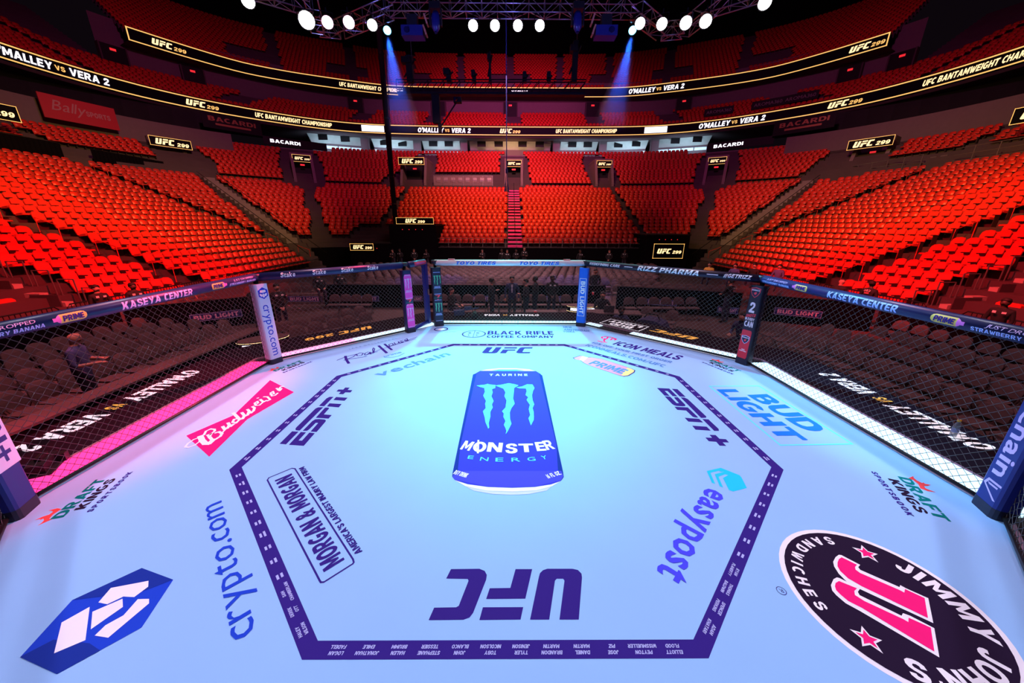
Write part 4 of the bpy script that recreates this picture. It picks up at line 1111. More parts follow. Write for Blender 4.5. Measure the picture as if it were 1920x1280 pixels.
# can posts by the gate
M['canpink'] = mat('can_pink', (.85, .06, .55), .45)
M['candark'] = mat('can_black', (.010, .012, .05), .45)
M['clawgreen'] = mat('claw_green', (.10, .55, .28), .5)
M['numred'] = mat('number_red', (.95, .06, .10), .6)
M['numgreen'] = mat('number_green', (.0, .16, .14), .6)
def cans(e, f, body, claw, rimm):
    mb = MB()
    for z0 in (.13, .82):
        mb.flat([(-.098, z0 + .02), (-.08, z0), (.08, z0), (.098, z0 + .02), (.098, z0 + .52), (.085, z0 + .56), (.07, z0 + .58), (-.07, z0 + .58), (-.085, z0 + .56), (-.098, z0 + .52)], lambda x, z: f(x, z, 1), body)
        for q in CLAW: mb.flat([(x * .16, z0 + .23 + y * .25) for x, y in q], lambda x, z: f(x, z, 2), claw)
        for zz in (z0 + .015, z0 + .165, z0 + .55): mb.flat([(-.085, zz), (.085, zz), (.085, zz + .012), (-.085, zz + .012)], lambda x, z: f(x, z, 2), rimm)
        mb.text('MONSTER', lambda x, y: f(x, z0 + .185 + y, 2), rimm, fit=.14, h=.03, x0=-.07); mb.build('can_print', e); mb = MB()
    mb.text('7', lambda x, y: f(x, .735 + y, 2), 'numred', fit=.12, h=.085, x0=-.06); mb.flat([(-.1, .735), (.1, .735), (.1, .752), (-.1, .752)], lambda x, z: f(x, z, 3), 'numgreen')
    mb.flat([(-.02, .715), (.02, .715), (.01, .68), (-.02, .68)], lambda x, z: f(x, z, 2), 'numred')
    mb.build('post_print', e)
n, t = frame('NW')
gp = n * AF + t * (HL - GX - .06)
e, f = post(135, 'dark padded gate post printed with two pink drink cans', 'padnavy', at=(gp.x, gp.y), face=(n.x * .9 + -.0, n.y)); cans(e, f, 'canpink', 'railtext', 'railtext')
e, f = post(112.5, 'dark padded post printed with two black drink cans, green claws', 'padblack'); cans(e, f, 'candark', 'clawgreen', 'railblue')
# blue beer post
e, f = post(67.5, 'bright blue padded post with white beer name reading downward', 'padblue')
mb = MB(); mb.text('BUD LIGHT', lambda x, y: f(-.05 + y, 1.17 - x, 1), 'railwhite', fit=.82, h=.105)
for a, b, c, d in ((-.085, -.075, .28, 1.24), (.075, .085, .28, 1.24), (-.085, .085, .28, .29), (-.085, .085, 1.23, 1.24)): mb.flat([(a, c), (b, c), (b, d), (a, d)], lambda x, z: f(x, z, 1), 'railwhite')
mb.build('post_print', e)
# red can post
M['canred'] = mat('can_red', (.72, .02, .045), .4)
e, f = post(22.5, 'black padded post with white number two and red can', 'padblack')
mb = MB()
mb.flat([(-.09, .16), (-.075, .125), (.075, .125), (.09, .16), (.09, .64), (.075, .67), (-.075, .67), (-.09, .64)], lambda x, z: f(x, z, 1), 'canred')
def shield(cx, cz, k, m1, m2):
    o = [(-.5, .42), (0, .52), (.5, .42), (.46, .0), (.28, -.32), (0, -.55), (-.28, -.32), (-.46, 0)]
    mb.flat([(cx + x * k, cz + z * k) for x, z in o], lambda x, z: f(x, z, 2), m1); mb.flat([(cx + x * k * .86, cz + z * k * .86) for x, z in o], lambda x, z: f(x, z, 3), m2)
    mb.text('MONACO', lambda x, y: f(cx + x, cz + k * .16 + y, 4), 'whiteink', fit=k * .8, h=k * .15, x0=-k * .4)
    mb.flat([(cx - .1 * k, cz - .02 * k), (cx + .12 * k, cz + .08 * k), (cx + .16 * k, cz - .1 * k), (cx + .02 * k, cz - .25 * k), (cx - .14 * k, cz - .14 * k)], lambda x, z: f(x, z, 4), 'numred')
mb.build('can_print', e); mb = MB(); shield(0, .49, .155, 'silver', 'candark'); mb.build('crest_print', e); mb = MB(); shield(0, 1.37, .175, 'numred', 'candark'); mb.build('crest_print', e); mb = MB()
mb.text('2', lambda x, y: f(x, 1.00 + y, 1), 'whiteink', fit=.10, h=.19, x0=-.05); mb.text('SHOTS', lambda x, y: f(x, .92 + y + x * .2, 1), 'numred', fit=.17, h=.055, x0=-.085, shear=.3)
mb.text('IN EVERY', lambda x, y: f(x, .855 + y, 1), 'whiteink', fit=.17, h=.05, x0=-.085); mb.text('CAN', lambda x, y: f(x, .735 + y, 1), 'whiteink', fit=.16, h=.105, x0=-.08)
mb.text('HARD', lambda x, y: f(x, .285 + y, 2), 'whiteink', fit=.06, h=.02, x0=-.03); mb.text('COCKTAILS', lambda x, y: f(x, .255 + y, 2), 'whiteink', fit=.13, h=.022, x0=-.065)
mb.build('post_print', e)
# near posts
e, f = post(337.5, 'navy padded post with white lower-case letters at the right edge', 'padroyal', wd=.25)
mb = MB(); mb.text('vechain', lambda x, y: f(-.055 + y, 1.36 - x, 1), 'railtext', fit=.98, h=.15)
for q in ([(-.085, .26), (-.055, .32), (.085, .32), (.085, .30), (-.04, .30), (-.06, .26)], [(-.085, .26), (-.06, .26), (.09, .16), (.065, .155)], [(-.05, .285), (.06, .285), (.06, .268), (-.03, .268)]): mb.flat(q, lambda x, z: f(x, z, 1), 'railtext')
mb.build('post_print', e)
e, f = post(202.5, 'navy and white padded post with dark letters at the left edge', 'padroyal', wd=.25)
mb = MB(); mb.flat([(-.12, .47), (.12, .47), (.12, 1.45), (-.12, 1.45)], lambda x, z: f(x, z, 1), 'padwhite')
mb.text('ESPN+', lambda x, y: f(-.07 + y, 1.38 - x, 2), 'padroyal', fit=.85, h=.16); mb.build('post_print', e)

# gate, swung slightly outward from the pink can post
g0 = gp + t * .12; g1 = Vector((-2.16, 4.63, 0))
e = thing('cage_gate', 'open chain-link cage gate with blue padded frame', 'gate', None)
d = (g1 - g0); GL = d.length; gt = d.normalized(); gn = Vector((-gt.y, gt.x, 0))
e.matrix_world = Matrix.Translation(g0) @ Matrix((gt, gn, Vector((0, 0, 1)))).transposed().to_4x4()
M['gateblue'] = mat('gate_pad_blue', (.010, .03, .26), .4)
MB().tube([(0, 0, ZT), (GL, 0, ZT)], RT, 'railnavy', 16).build('top_rail', e, True)
MB().box((GL, 0, .80), (.11, .11, 1.56), 'gateblue').build('edge_pad', e)
MB().tube([(0, 0, .06), (GL, 0, .06)], .05, 'gateblue', 10).build('bottom_rail', e, True)
chain_mesh(.02, GL - .05, .08, ZT - .05).build('chain_link', e, True, kind='stuff')
mb = MB(); fm = rail_map(.14)
for k in range(4): mb.quad([fm(0, -.045 + k * .0225), fm(.52, -.045 + k * .0225), fm(.52, -.0225 + k * .0225), fm(0, -.0225 + k * .0225)], 'railred')
mb.quad([(lambda q: (q[0], q[1] - .002, q[2]))(fm(*p)) for p in ((.08, -.008), (.44, -.008), (.44, .010), (.08, .010))], 'railpink'); mb.build('rail_print', e)
MB().box((GL * .98, -.08, .85), (.03, .03, .14), 'steel').build('latch', e)
# ------------------------------------------------------------------ folding chairs on the arena floor
def chair_parts():
    """+y is where the sitter looks; origin on the floor below the seat centre"""
    pf = [(-.215, .54), (-.225, .66), (-.20, .76), (-.13, .82), (0, .84), (.13, .82), (.20, .76), (.225, .66), (.215, .54)]
    n = len(pf); yb = lambda x, z: -.19 - (z - .54) * .22 - .05 * (1 - (x / .225) ** 2)
    vs = [(x, yb(x, z), z) for x, z in pf] + [(x, yb(x, z) - .03, z) for x, z in pf]
    fs = [(0, 1, 7, 8), (1, 2, 6, 7), (2, 3, 5, 6), (3, 4, 5)]
    fs = fs + [tuple(i + n for i in q[::-1]) for q in fs] + [(i, i + n, (i + 1) % n + n, (i + 1) % n) for i in range(n)]
    back = MB().add(vs, fs, 'chair')
    seat = MB(); o = [(-.20, -.17), (.20, -.17), (.22, .08), (.19, .20), (-.19, .20), (-.22, .08)]
    seat.slab(o, .42, .465, 'chair')
    fr = MB()
    for s in (-1, 1):
        fr.tube([(s * .225, .19, 0), (s * .225, -.22, .62)], .011, 'chairframe', 4); fr.tube([(s * .215, -.20, 0), (s * .215, .10, .42)], .011, 'chairframe', 4)
    fr.tube([(-.22, -.17, .06), (.22, -.17, .06)], .009, 'chairframe', 4)
    st = MB(); zc = .76
    st.quad([(-.07, yb(0, zc) + .006, zc - .012), (.05, yb(0, zc) + .006, zc - .012), (.05, yb(0, zc + .03) + .006, zc + .016), (-.07, yb(0, zc + .03) + .006, zc + .016)], 'sticker')
    return [('backrest', back), ('seat', seat), ('frame', fr), ('number_sticker', st)]
CHP = chair_parts()
CH = []
ROWN = {}
def row(x0, y0, x1, y1, nx, ny, pitch=.50, jit=.03, blk='far'):
    rid = ROWN[blk] = ROWN.get(blk, 0) + 1
    L = math.hypot(x1 - x0, y1 - y0); k = int(L / pitch)
    for i in range(k + 1):
        f = i * pitch / L; a = random.uniform(-.06, .06); c, s = math.cos(a), math.sin(a)
        CH.append((x0 + (x1 - x0) * f + random.uniform(-jit, jit), y0 + (y1 - y0) * f + random.uniform(-jit, jit), ZF, nx * c - ny * s, nx * s + ny * c, (blk, rid)))
for x in (-8.75, -9.72, -10.69, -11.60): row(x, -1.2 + (x + 8.75) * -.6, x, 6.6 + (.2 if x < -10 else 0), -1, 0, .50, blk='left')
row(-13.2, 4.8, -13.2, 9.6, -1, 0, .52, blk='left back'); row(-14.0, 5.5, -14.0, 12.0, -1, 0, .52, blk='left back')
for x in (8.15, 9.55, 10.95): row(x, -.6 + (x - 8.15) * .6, x, 6.2, 1, 0, .52, blk='right')
row(12.3, 1.5, 12.3, 6.6, 1, 0, .55, blk='right')
row(-7.1, 5.6, -5.3, 8.2, -.8, .6, .52, blk='corner'); row(-6.15, 5.55, -4.4, 7.6, -.75, .66, .54, blk='corner')
row(4.9, 8.2, 5.9, 7.3, .75, .66, .9, blk='corner')
row(-7.5, 10.35, -5.7, 10.35, 0, 1, .47, blk='press'); row(-3.4, 10.45, 3.4, 10.45, 0, 1, .53, blk='press'); row(5.0, 9.9, 7.8, 9.9, 0, 1, .52, blk='press')
for s in (-.9, .9): CH.append((s, 6.9, ZF, 0, 1, ('pair', 1)))
for k in range(13):
    y = 13.3 + k * .86; hx = 7.5 + k * .35
    if k < 2: row(-4.2, y, 4.4, y, 0, 1, .52)
    else: row(-hx, y, hx, y, 0, 1, .52)
for k in range(2): row(5.4 + k * .2, 13.2 + k * .86, 12.5, 12.0 + k * .86, .12, .99, .52, blk='far right'); row(-12.5, 12.4 + k * .86, -5.2 - k * .2, 13.2 + k * .86, -.12, .99, .52, blk='far left')
CH = number_rows(CH, lambda p: p[5])
near, far = split_nearest(CH, 290)
BLK = {'left': 'left floor block', 'left back': 'block behind the left barrier', 'right': 'right floor block', 'corner': 'corner group behind the cage', 'press': 'press line before the far barrier', 'pair': 'pair at the far walkway', 'far': 'centre block beyond the far barrier', 'far right': 'right block beyond the far barrier', 'far left': 'left block beyond the far barrier'}
individuals('folding_chair', near, CHP, lambda p: 'dark folding chair, %s, %s row, %s from its left' % (BLK[p[5][0]], ordinal(p[5][1]), ordinal(p[6])), 'chair', lambda p: 'folding chairs, ' + BLK[p[5][0]])
if far: stuff_mesh('floor_seating', far, CHP[:3], 'mass of dark folding chairs at the back of the arena floor', 'seating')

# ------------------------------------------------------------------ tables, desks, draped barriers with banners
M['tabletop'] = mat('table_top', (.12, .075, .078), .6, vary=.1)
def press_table(x0, y0, x1, y1, label, wd=.42, h=.74):
    d = Vector((x1 - x0, y1 - y0, 0)); L = d.length; a = math.atan2(d.y, d.x)
    e = thing('press_table', label, 'table', None, ((x0 + x1) / 2, (y0 + y1) / 2, ZF), a)
    MB().box((0, 0, h), (L, wd, .04), 'tabletop').build('table_top', e)
    MB().box((0, 0, h / 2), (L - .02, wd - .04, h - .04), 'drape').build('skirt', e)
press_table(-7.55, -1.2, -7.55, 5.7, 'long dark-skirted table beside the cage, left')
def oval_desk(c, rz, label):
    e = thing('camera_desk', label, 'desk', 'lit oval desks', (c[0], c[1], ZF), rz)
    ol = [(.55 * math.cos(t) * (1 if abs(math.cos(t)) < .8 else 1), .30 * math.sin(t)) for t in np.linspace(0, 2 * math.pi, 21)[:-1]]
    MB().slab(ol, .0, .60, 'drape').build('base', e)
    MB().slab([(x * 1.06, y * 1.06) for x, y in ol], .60, .80, 'screen').build('light_band_body', e)
    MB().slab([(x * 1.04, y * 1.04) for x, y in ol], .80, .815, 'tabletop').build('desk_top', e)
    mb = MB()
    for z in (.605, .785):
        P = [(x * 1.07, y * 1.07, z) for x, y in ol]
        mb.tube(P + [P[0]], .006, 'ledgoldhi', 4)
    mb.build('gold_edge', e)
    mb = MB(); k = [p for p in ol if p[1] < -.12]
    k.sort()
    for i in range(len(k) - 1):
        a, b = k[i], k[i + 1]; mb.quad([(a[0] * 1.075, a[1] * 1.075, .645), (b[0] * 1.075, b[1] * 1.075, .645), (b[0] * 1.075, b[1] * 1.075, .745), (a[0] * 1.075, a[1] * 1.075, .745)], 'ledwhite')
    mb.build('light_panel', e)
oval_desk((2.75, 8.75), 0.0, 'small oval desk with lit white band behind the blue post')
oval_desk((-6.55, 4.55), RAD(38), 'small oval desk with lit white band behind the white post')
def barrier(x0, y0, x1, y1, label, h=1.05):
    d = Vector((x1 - x0, y1 - y0, 0)); L = d.length
    e = thing('draped_barrier', label, 'barrier', 'black draped floor barriers', ((x0 + x1) / 2, (y0 + y1) / 2, ZF), math.atan2(d.y, d.x))
    mb = MB(); n = max(8, int(L / .12)); P = [(-L / 2 + L * i / n, .012 * (-1) ** i) for i in range(n + 1)]
    for i in range(n): mb.quad([(*P[i], 0), (*P[i + 1], 0), (*P[i + 1], h), (*P[i], h)], 'drape')
    mb.build('drape', e); MB().box((0, 0, h), (L, .05, .03), 'blacksteel').build('top_bar', e)
    for s in (-1, 1): MB().tube([(s * (L / 2), .03, 0), (s * (L / 2), .03, h + .02)], .02, 'blacksteel', 6).build('upright', e)
    return e
barrier(-8.6, 11.8, -1.0, 11.8, 'black draped barrier behind the far press row, left half'); barrier(-.8, 11.8, 4.4, 11.8, 'black draped barrier behind the far press row, right half')
barrier(4.9, 11.6, 9.6, 10.0, 'black draped barrier angled behind the far right corner'); barrier(-12.6, 6.9, -9.4, 9.4, 'black draped barrier angled behind the left corner')
barrier(-12.5, -2.0, -12.5, 6.7, 'black draped barrier behind the left floor rows'); barrier(9.8, 9.8, 13.2, 8.0, 'black draped barrier angled behind the right corner'); barrier(13.2, .0, 13.2, 7.8, 'black draped barrier behind the right floor rows')
def banner(x0, x1, z0, z1, p, rz, label):
    e = thing('beer_banner', label, 'banner', 'beer banners on the barriers', p, rz)
    w, h = x1 - x0, z1 - z0
    MB().box((0, 0, 0), (w, .012, h), 'padblue' if False else 'padroyal').build('cloth', e)
    mb = MB(); fn = lambda x, y: (x, -.0085, y)
    mb.text('BUD LIGHT', fn, 'railtext', fit=w * .86, h=h * .58, x0=-w * .43, y0=-h * .29)
    for a, b, c, d in ((-.49, .49, .42, .47), (-.49, .49, -.47, -.42), (-.495, -.485, -.47, .47), (.485, .495, -.47, .47)): mb.quad([fn(a * w, c * h), fn(b * w, c * h), fn(b * w, d * h), fn(a * w, d * h)], 'railblue')
    mb.build('lettering', e)
for px, pw, y, lb in ((572, 64, 11.5, 'beer banner hanging right of the white post'), (680, 62, 11.6, 'beer banner behind the press chairs, far left'), (778, 30, 11.65, 'beer banner seen through the gate'),
                      (898, 42, 11.7, 'beer banner behind the far chairs, left of the suited man'), (1018, 26, 11.7, 'beer banner behind the security guard'), (1050, 16, 11.7, 'short beer banner left of the blue post'),
                      (1230, 66, 11.2, 'beer banner behind the chairs right of the oval desk'), (1362, 34, 9.7, 'beer banner left of the red can post')):
    q = on_y(px, 563, y); a = on_y(px - pw / 2, 563, y); b = on_y(px + pw / 2, 563, y); rz = 0
    if px > 1200: rz = -RAD(18 if px < 1300 else 28)
    banner(-(b.x - a.x) / 2, (b.x - a.x) / 2, -.13, .13, (q.x, q.y - (0 if px < 1200 else .2), -.75), rz, lb)
banner(-.75, .75, -.14, .14, (-10.75, 8.25, -.72), RAD(38), 'beer banner on the angled barrier left of the white post')
banner(-.75, .75, -.14, .14, (11.2, 8.95, -.72), -RAD(28), 'beer banner on the angled barrier right of the red can post')

# ------------------------------------------------------------------ crowd-control barriers in front of the side stands
def crowd_barrier(x, y0, y1, label, z=ZF, h=1.06):
    L = abs(y1 - y0)
    e = thing('crowd_barrier', label, 'barrier', 'black crowd barriers before the stands', (x, (y0 + y1) / 2, z), math.pi / 2)
    f = MB(); a = L / 2
    f.tube([(-a, 0, .1), (-a, 0, h - .1), (-a + .1, 0, h), (a - .1, 0, h), (a, 0, h - .1), (a, 0, .1)], .022, 'blacksteel', 8); f.tube([(-a, 0, .2), (a, 0, .2)], .018, 'blacksteel', 6)
    f.build('frame', e)
    for i in range(1, int(L / .13)):
        MB().box((-a + i * .13, 0, (h + .2) / 2), (.016, .016, h - .2), 'blacksteel').build('bar', e)
    for s in (-.7, .7): MB().box((s * a, 0, .06), (.05, .5, .04), 'blacksteel').build('foot', e)
for k, (a, b) in enumerate(((4.9, 7.15), (7.4, 9.4), (9.5, 11.6), (11.7, 13.4))):
    crowd_barrier(-15.0, a, b, ['black crowd barrier nearest the camera before the left stand', 'second black crowd barrier before the left stand', 'third black crowd barrier before the left stand', 'fourth black crowd barrier before the left stand'][k], ZF + (.35 if False else 0))
for k, (a, b) in enumerate(((4.6, 6.9), (8.0, 10.2), (10.3, 12.4), (12.5, 14.4))):
    crowd_barrier(15.0, a, b, ['black crowd barrier nearest the camera before the right stand', 'second black crowd barrier before the right stand', 'third black crowd barrier before the right stand', 'fourth black crowd barrier before the right stand'][k])
for s in (-1, 1):
    mb = MB(); x = s * 15.05
    mb.tube([(x, 14.6, -.12), (x, 24.3, -.12)], .025, 'blacksteel', 6)
    e = thing('stand_railing', 'long black picket railing before the far part of the %s stand' % ('left' if s < 0 else 'right'), 'railing', 'picket railings', (0, 0, 0))
    mb.tube([(x, 14.6, -1.05), (x, 24.3, -1.05)], .02, 'blacksteel', 6); mb.build('rails', e)
    mb = MB()
    for i in range(75): mb.box((x, 14.6 + i * .13, -.58), (.016, .016, .95), 'blacksteel')
    mb.build('pickets', e, kind='stuff')

# concrete vomitory walls where the near rows stop, with grey doors and glass rails
for s, side in ((-1, 'left'), (1, 'right')):
    e = thing('stand_end_wall', 'pale concrete wall with grey door panels beside the near %s rows' % side, 'wall', None, (0, 0, 0))
    M['palewall'] = mat('pale_concrete', (.48, .34, .34), .8, vary=.1)
    for i in range(6):
        x = s * (15.5 + i * RUN); z = tread_z(i)
        MB().box((x + s * .1, 8.3, (ZF + z + .15) / 2), (RUN, .25, z + .15 - ZF), 'palewall').build('wall_panel', e)
    MB().box((s * 16.6, 8.15, -.55), (1.0, .04, 1.2), 'concretedark').build('door_panel', e); MB().box((s * 18.2, 8.15, -.3), (1.2, .04, 1.7), 'concretedark').build('door_panel', e)
    for i in range(5):
        g = thing('glass_guard', 'clear glass guard with steel frame at row %s of the near %s rows' % (['one', 'two', 'three', 'four', 'five'][i], side), 'railing', 'glass row guards', (s * (15.6 + i * RUN), 8.75, tread_z(i)))
        mb = MB()
        for dx in (-.3, .3): mb.box((dx, 0, .45), (.03, .03, .9), 'steel')
        mb.box((0, 0, .9), (.62, .03, .03), 'steel'); mb.build('guard_frame', g)
# big red padded chairs by the near barriers
for s in (-1, 1):
    for k in range(3):
        e = thing('lounge_chair', ['red upholstered chair nearest the camera', 'middle red upholstered chair', 'red upholstered chair farthest from the camera'][k] + ' behind the near %s barrier' % ('left' if s < 0 else 'right'), 'chair', 'red upholstered chairs', (s * 16.5, 5.7 + k * .78, ZF + .15), s * math.pi / 2)
        MB().slab([(-.32, -.25), (.32, -.25), (.34, .25), (-.34, .25)], .35, .5, 'red').build('seat', e)
        mb = MB(); mb.rings([[(x, -.3 - z * .15, .45 + z) for x, z in ((-.33, 0), (.33, 0), (.32, .6), (.25, .66), (-.25, .66), (-.32, .6))], [(x, -.42 - z * .15, .45 + z) for x, z in ((-.33, 0), (.33, 0), (.32, .6), (.25, .66), (-.25, .66), (-.32, .6))]], 'red'); mb.build('backrest', e)
        MB().box((-.36, 0, .55), (.07, .5, .1), 'gold').build('armrest', e); MB().box((.36, 0, .55), (.07, .5, .1), 'gold').build('armrest', e); MB().box((0, -.05, .17), (.5, .4, .34), 'seatdark').build('base', e)

# black drapes and rails across the side platforms
def side_drape(s, y0, y1, label):
    i = 23; x = s * (CX + R0 + row_r(23) - .45)
    e = thing('platform_drape', label, 'drape', 'black platform drapes', (x, (y0 + y1) / 2, tread_z(22)), math.pi / 2)
    L = y1 - y0; mb = MB(); n = int(L / .15)
    for k in range(n):
        a, b = -L / 2 + L * k / n, -L / 2 + L * (k + 1) / n
        mb.quad([(a, .02 * (-1) ** k, .2), (b, -.02 * (-1) ** k, .2), (b, -.02 * (-1) ** k, 1.75), (a, .02 * (-1) ** k, 1.75)], 'drape')
    mb.build('cloth', e); MB().tube([(-L / 2, 0, 1.77), (L / 2, 0, 1.77)], .03, 'blacksteel', 6).build('rail', e)
side_drape(-1, 14.0, 25.2, 'long black drape at the back of the near left rows'); side_drape(-1, 27.2, 34.5, 'black drape in front of the left press platform')
for s, y0, y1, lb in ((1, 27.2, 34.0, 'steel railing along the right accessible platform'), (1, 14.0, 25.0, 'steel railing at the back of the near right rows')):
    x = s * (CX + R0 + row_r(23) - .45); e = thing('platform_railing', lb, 'railing', 'platform railings', (x, (y0 + y1) / 2, tread_z(23) - .1), math.pi / 2)
    L = y1 - y0; mb = MB()
    for z in (.25, .65, 1.1): mb.tube([(-L / 2, 0, z), (L / 2, 0, z)], .03, 'steel', 5)
    mb.build('rails', e)
    for k in range(int(L / 1.4) + 1): MB().box((-L / 2 + k * 1.4, 0, .55), (.05, .05, 1.1), 'steel').build('upright', e)
for k in range(7):
    e = thing('platform_chair', 'grey chair on the right platform, number %s from the near end' % ['one', 'two', 'three', 'four', 'five', 'six', 'seven'][k], 'chair', 'grey platform chairs', (34.9, 27.3 + k * .78, tread_z(23)), RAD(90))
    MB().slab([(-.25, -.2), (.25, -.2), (.25, .25), (-.25, .25)], .42, .47, 'steel').build('seat', e); MB().box((0, -.22, .75), (.5, .05, .45), 'steel').build('backrest', e)
    mb = MB()
    for sx in (-.22, .22):
        for sy in (-.18, .22): mb.box((sx, sy, .21), (.03, .03, .42), 'steel')
    mb.build('legs', e)
# glazed balcony left of the centre tunnel
e = thing('glazed_balcony', 'glass-fronted balcony with chairs left of the centre tunnel', 'balcony', None, (-5.75, 43.0, tread_z(23) - .4))
M['glass'] = mat('balcony_glass', (.75, .55, .62), .08, alpha=.12)
for k in range(6): MB().box((-3.0 + k * 1.2, 0, .8), (1.17, .04, 1.3), 'glass').build('glass_pane', e)
MB().box((0, 0, 1.5), (7.3, .07, .06), 'steel').build('handrail', e); MB().box((0, 1.3, .25), (7.3, 2.6, .3), 'concrete').build('slab', e)
for k in range(7): MB().box((-3.6 + k * 1.2, .02, .75), (.05, .07, 1.5), 'steel').build('upright', e)
for k in range(8): MB().box((-3.15 + k * .9, .9, 1.15), (.5, .1, .5), 'steel').build('chair_back', e)

# ------------------------------------------------------------------ tunnels (vomitories) with lit signs
def sign_face(mb, w, h, y, gold='ledgoldhi'):
    """black screen with thin gold frame, block letters and number; centred, facing -y"""
    fn = lambda x, z: (x, y - .006, z); t = min(.035, h * .05)
    for a, b, c, d in ((-w / 2, w / 2, h / 2 - t, h / 2), (-w / 2, w / 2, -h / 2, -h / 2 + t), (-w / 2, -w / 2 + t, -h / 2, h / 2), (w / 2 - t, w / 2, -h / 2, h / 2)): mb.quad([fn(a, c), fn(b, c), fn(b, d), fn(a, d)], 'ledgold')
    lw = min(w * .46, h * .62 * UFCWID)
    lh = lw / UFCWID
    ufc(mb, fn, 'ledgoldhi', -w * .04 - lw * .72, -lh / 2, lh, lw); mb.text('299', fn, gold, fit=lw * .62, h=lh * .62, x0=lw * .36 - w * .04 + .02, y0=-lh / 2, shear=.15)
def sign(name, label, p, rz, w, h, group='lit event signs'):
    e = thing(name, label, 'sign', group, p, rz)
    MB().box((0, .03, 0), (w, .06, h), 'screen').build('panel', e)
    mb = MB(); sign_face(mb, w, h, 0); mb.build('lit_face', e); return e
def tunnel(p, rz, label, slabel, w=1.7, h=3.6, dep=5.2, sw=1.9, sh=.75):
    e = thing('entrance_tunnel', label, 'tunnel', 'entrance tunnels of the lower bowl', p, rz)
    for s in (-1, 1):
        mb = MB(); x = s * (w / 2 + .15)
        mb.add([(x - .15, 0, -.3), (x + .15, 0, -.3), (x + .15, dep, -.3), (x - .15, dep, -.3), (x - .15, 0, .9), (x + .15, 0, .9), (x + .15, dep, h), (x - .15, dep, h), (x - .15, 1.2, h), (x + .15, 1.2, h)],
               [(0, 4, 8, 7, 3), (1, 2, 6, 9, 5), (0, 1, 5, 4), (4, 5, 9, 8), (8, 9, 6, 7)], 'concrete'); mb.build('side_wall', e)
        MB().box((s * (w / 2 + .95), 2.4, 1.2), (1.3, 5.0, .1), 'stair', rot=Matrix.Rotation(RAD(27), 3, 'X')).build('side_stair', e)
    MB().box((0, 2.2, h / 2 - .2), (w, .1, h), 'black').build('opening_shade_sheet', e); MB().box((0, 3.0, h + .12), (w + .6, 3.7, .3), 'concrete').build('roof_slab', e)  # black sheet put in for the shade inside the tunnel
    MB().box((0, 1.35, h - .95), (.45, .06, .16), 'exitred').build('exit_sign', e)
    R = Matrix.Rotation(rz, 3, 'Z'); q = Vector(p) + R @ Vector((0, 1.05 if sw < w + .4 else -.12, h - .3))
    sign('tunnel_sign', slabel, q, rz, sw, sh, 'lit signs over the tunnels')
zt = tread_z(22) + .1
tunnel((.45, 43.2, zt), 0, 'dark centre entrance tunnel at the head of the magenta stairs', 'lit sign over the centre tunnel')
tunnel((11.7, 43.2, zt), 0, 'dark entrance tunnel right of the centre tunnel', 'lit sign over the tunnel right of centre')
tunnel((-11.9, 43.0, zt), 0, 'wide entrance tunnel left of the glazed balcony', 'wide lit sign over the tunnel left of centre', w=2.6, sw=3.1, sh=.8)
for s in (-1, 1):
    p = polar(60, 18.0, s); lr = 'left' if s < 0 else 'right'
    tunnel((p[0], p[1], zt), s * RAD(-30), 'dark corner entrance tunnel in the %s corner of the bowl' % lr, 'lit sign over the %s corner tunnel' % lr)
    q = on_y(318 if s < 0 else 1630, 268, 36.5)
    q = on_x(320 if s < 0 else 1632, 268, s * 34.4)
    tunnel((q.x, q.y, q.z - 3.3), s * RAD(-58), 'side entrance tunnel beyond the %s platform' % lr, 'lit sign over the side tunnel on the %s' % lr, w=2.2, sw=3.3, sh=.85)
sign('tunnel_sign', 'partly cut lit sign at the left edge of the picture', (-34.6, 22.6, 9.6), RAD(78), 3.2, 1.0, 'lit signs over the tunnels'); sign('tunnel_sign', 'partly cut lit sign at the right edge of the picture', (34.6, 21.6, 9.6), RAD(-78), 3.2, 1.0, 'lit signs over the tunnels')

# floor-level tunnels with boxes and signs
def box_tunnel(x0, x1, y0, y1, z1, label):
    e = thing('black_tunnel_box', label, 'tunnel', 'black draped floor tunnels', ((x0 + x1) / 2, y0, ZF))
    w = x1 - x0; MB().box((0, (y1 - y0) / 2, (z1 - ZF) / 2), (w, y1 - y0, z1 - ZF), 'drape').build('draped_body', e)
    MB().box((0, (y1 - y0) / 2, z1 - ZF + .03), (w + .1, y1 - y0 + .1, .08), 'black').build('roof_edge', e)
    for k in range(4): MB().cyl(((k - 1.5) * w * .14, -.02, z1 - ZF - .35), ((k - 1.5) * w * .14, -.05, z1 - ZF - .35), .03, 'exitred', 8).build('marker_lamp', e)
box_tunnel(-10.3, -6.3, 27.2, 33.5, 2.4, 'black draped walk-out tunnel left of the end stand'); sign('tunnel_sign', 'wide lit sign on the walk-out tunnel under the tall mast', (-8.02, 27.1, 2.75), 0, 3.15, .52, 'lit signs at floor level')
box_tunnel(11.4, 15.0, 26.2, 30.0, 1.7, 'black draped box tunnel right of the end stand'); sign('event_screen', 'squarish lit screen on the right box tunnel', (13.3, 26.1, .42), 0, 2.55, 1.2, 'lit signs at floor level')
box_tunnel(-13.4, -10.2, 26.2, 30.0, .9, 'low black draped box in the left corner'); sign('event_screen', 'small wide lit screen in the left corner', (-12.35, 26.1, .66), 0, 1.95, .55, 'lit signs at floor level')

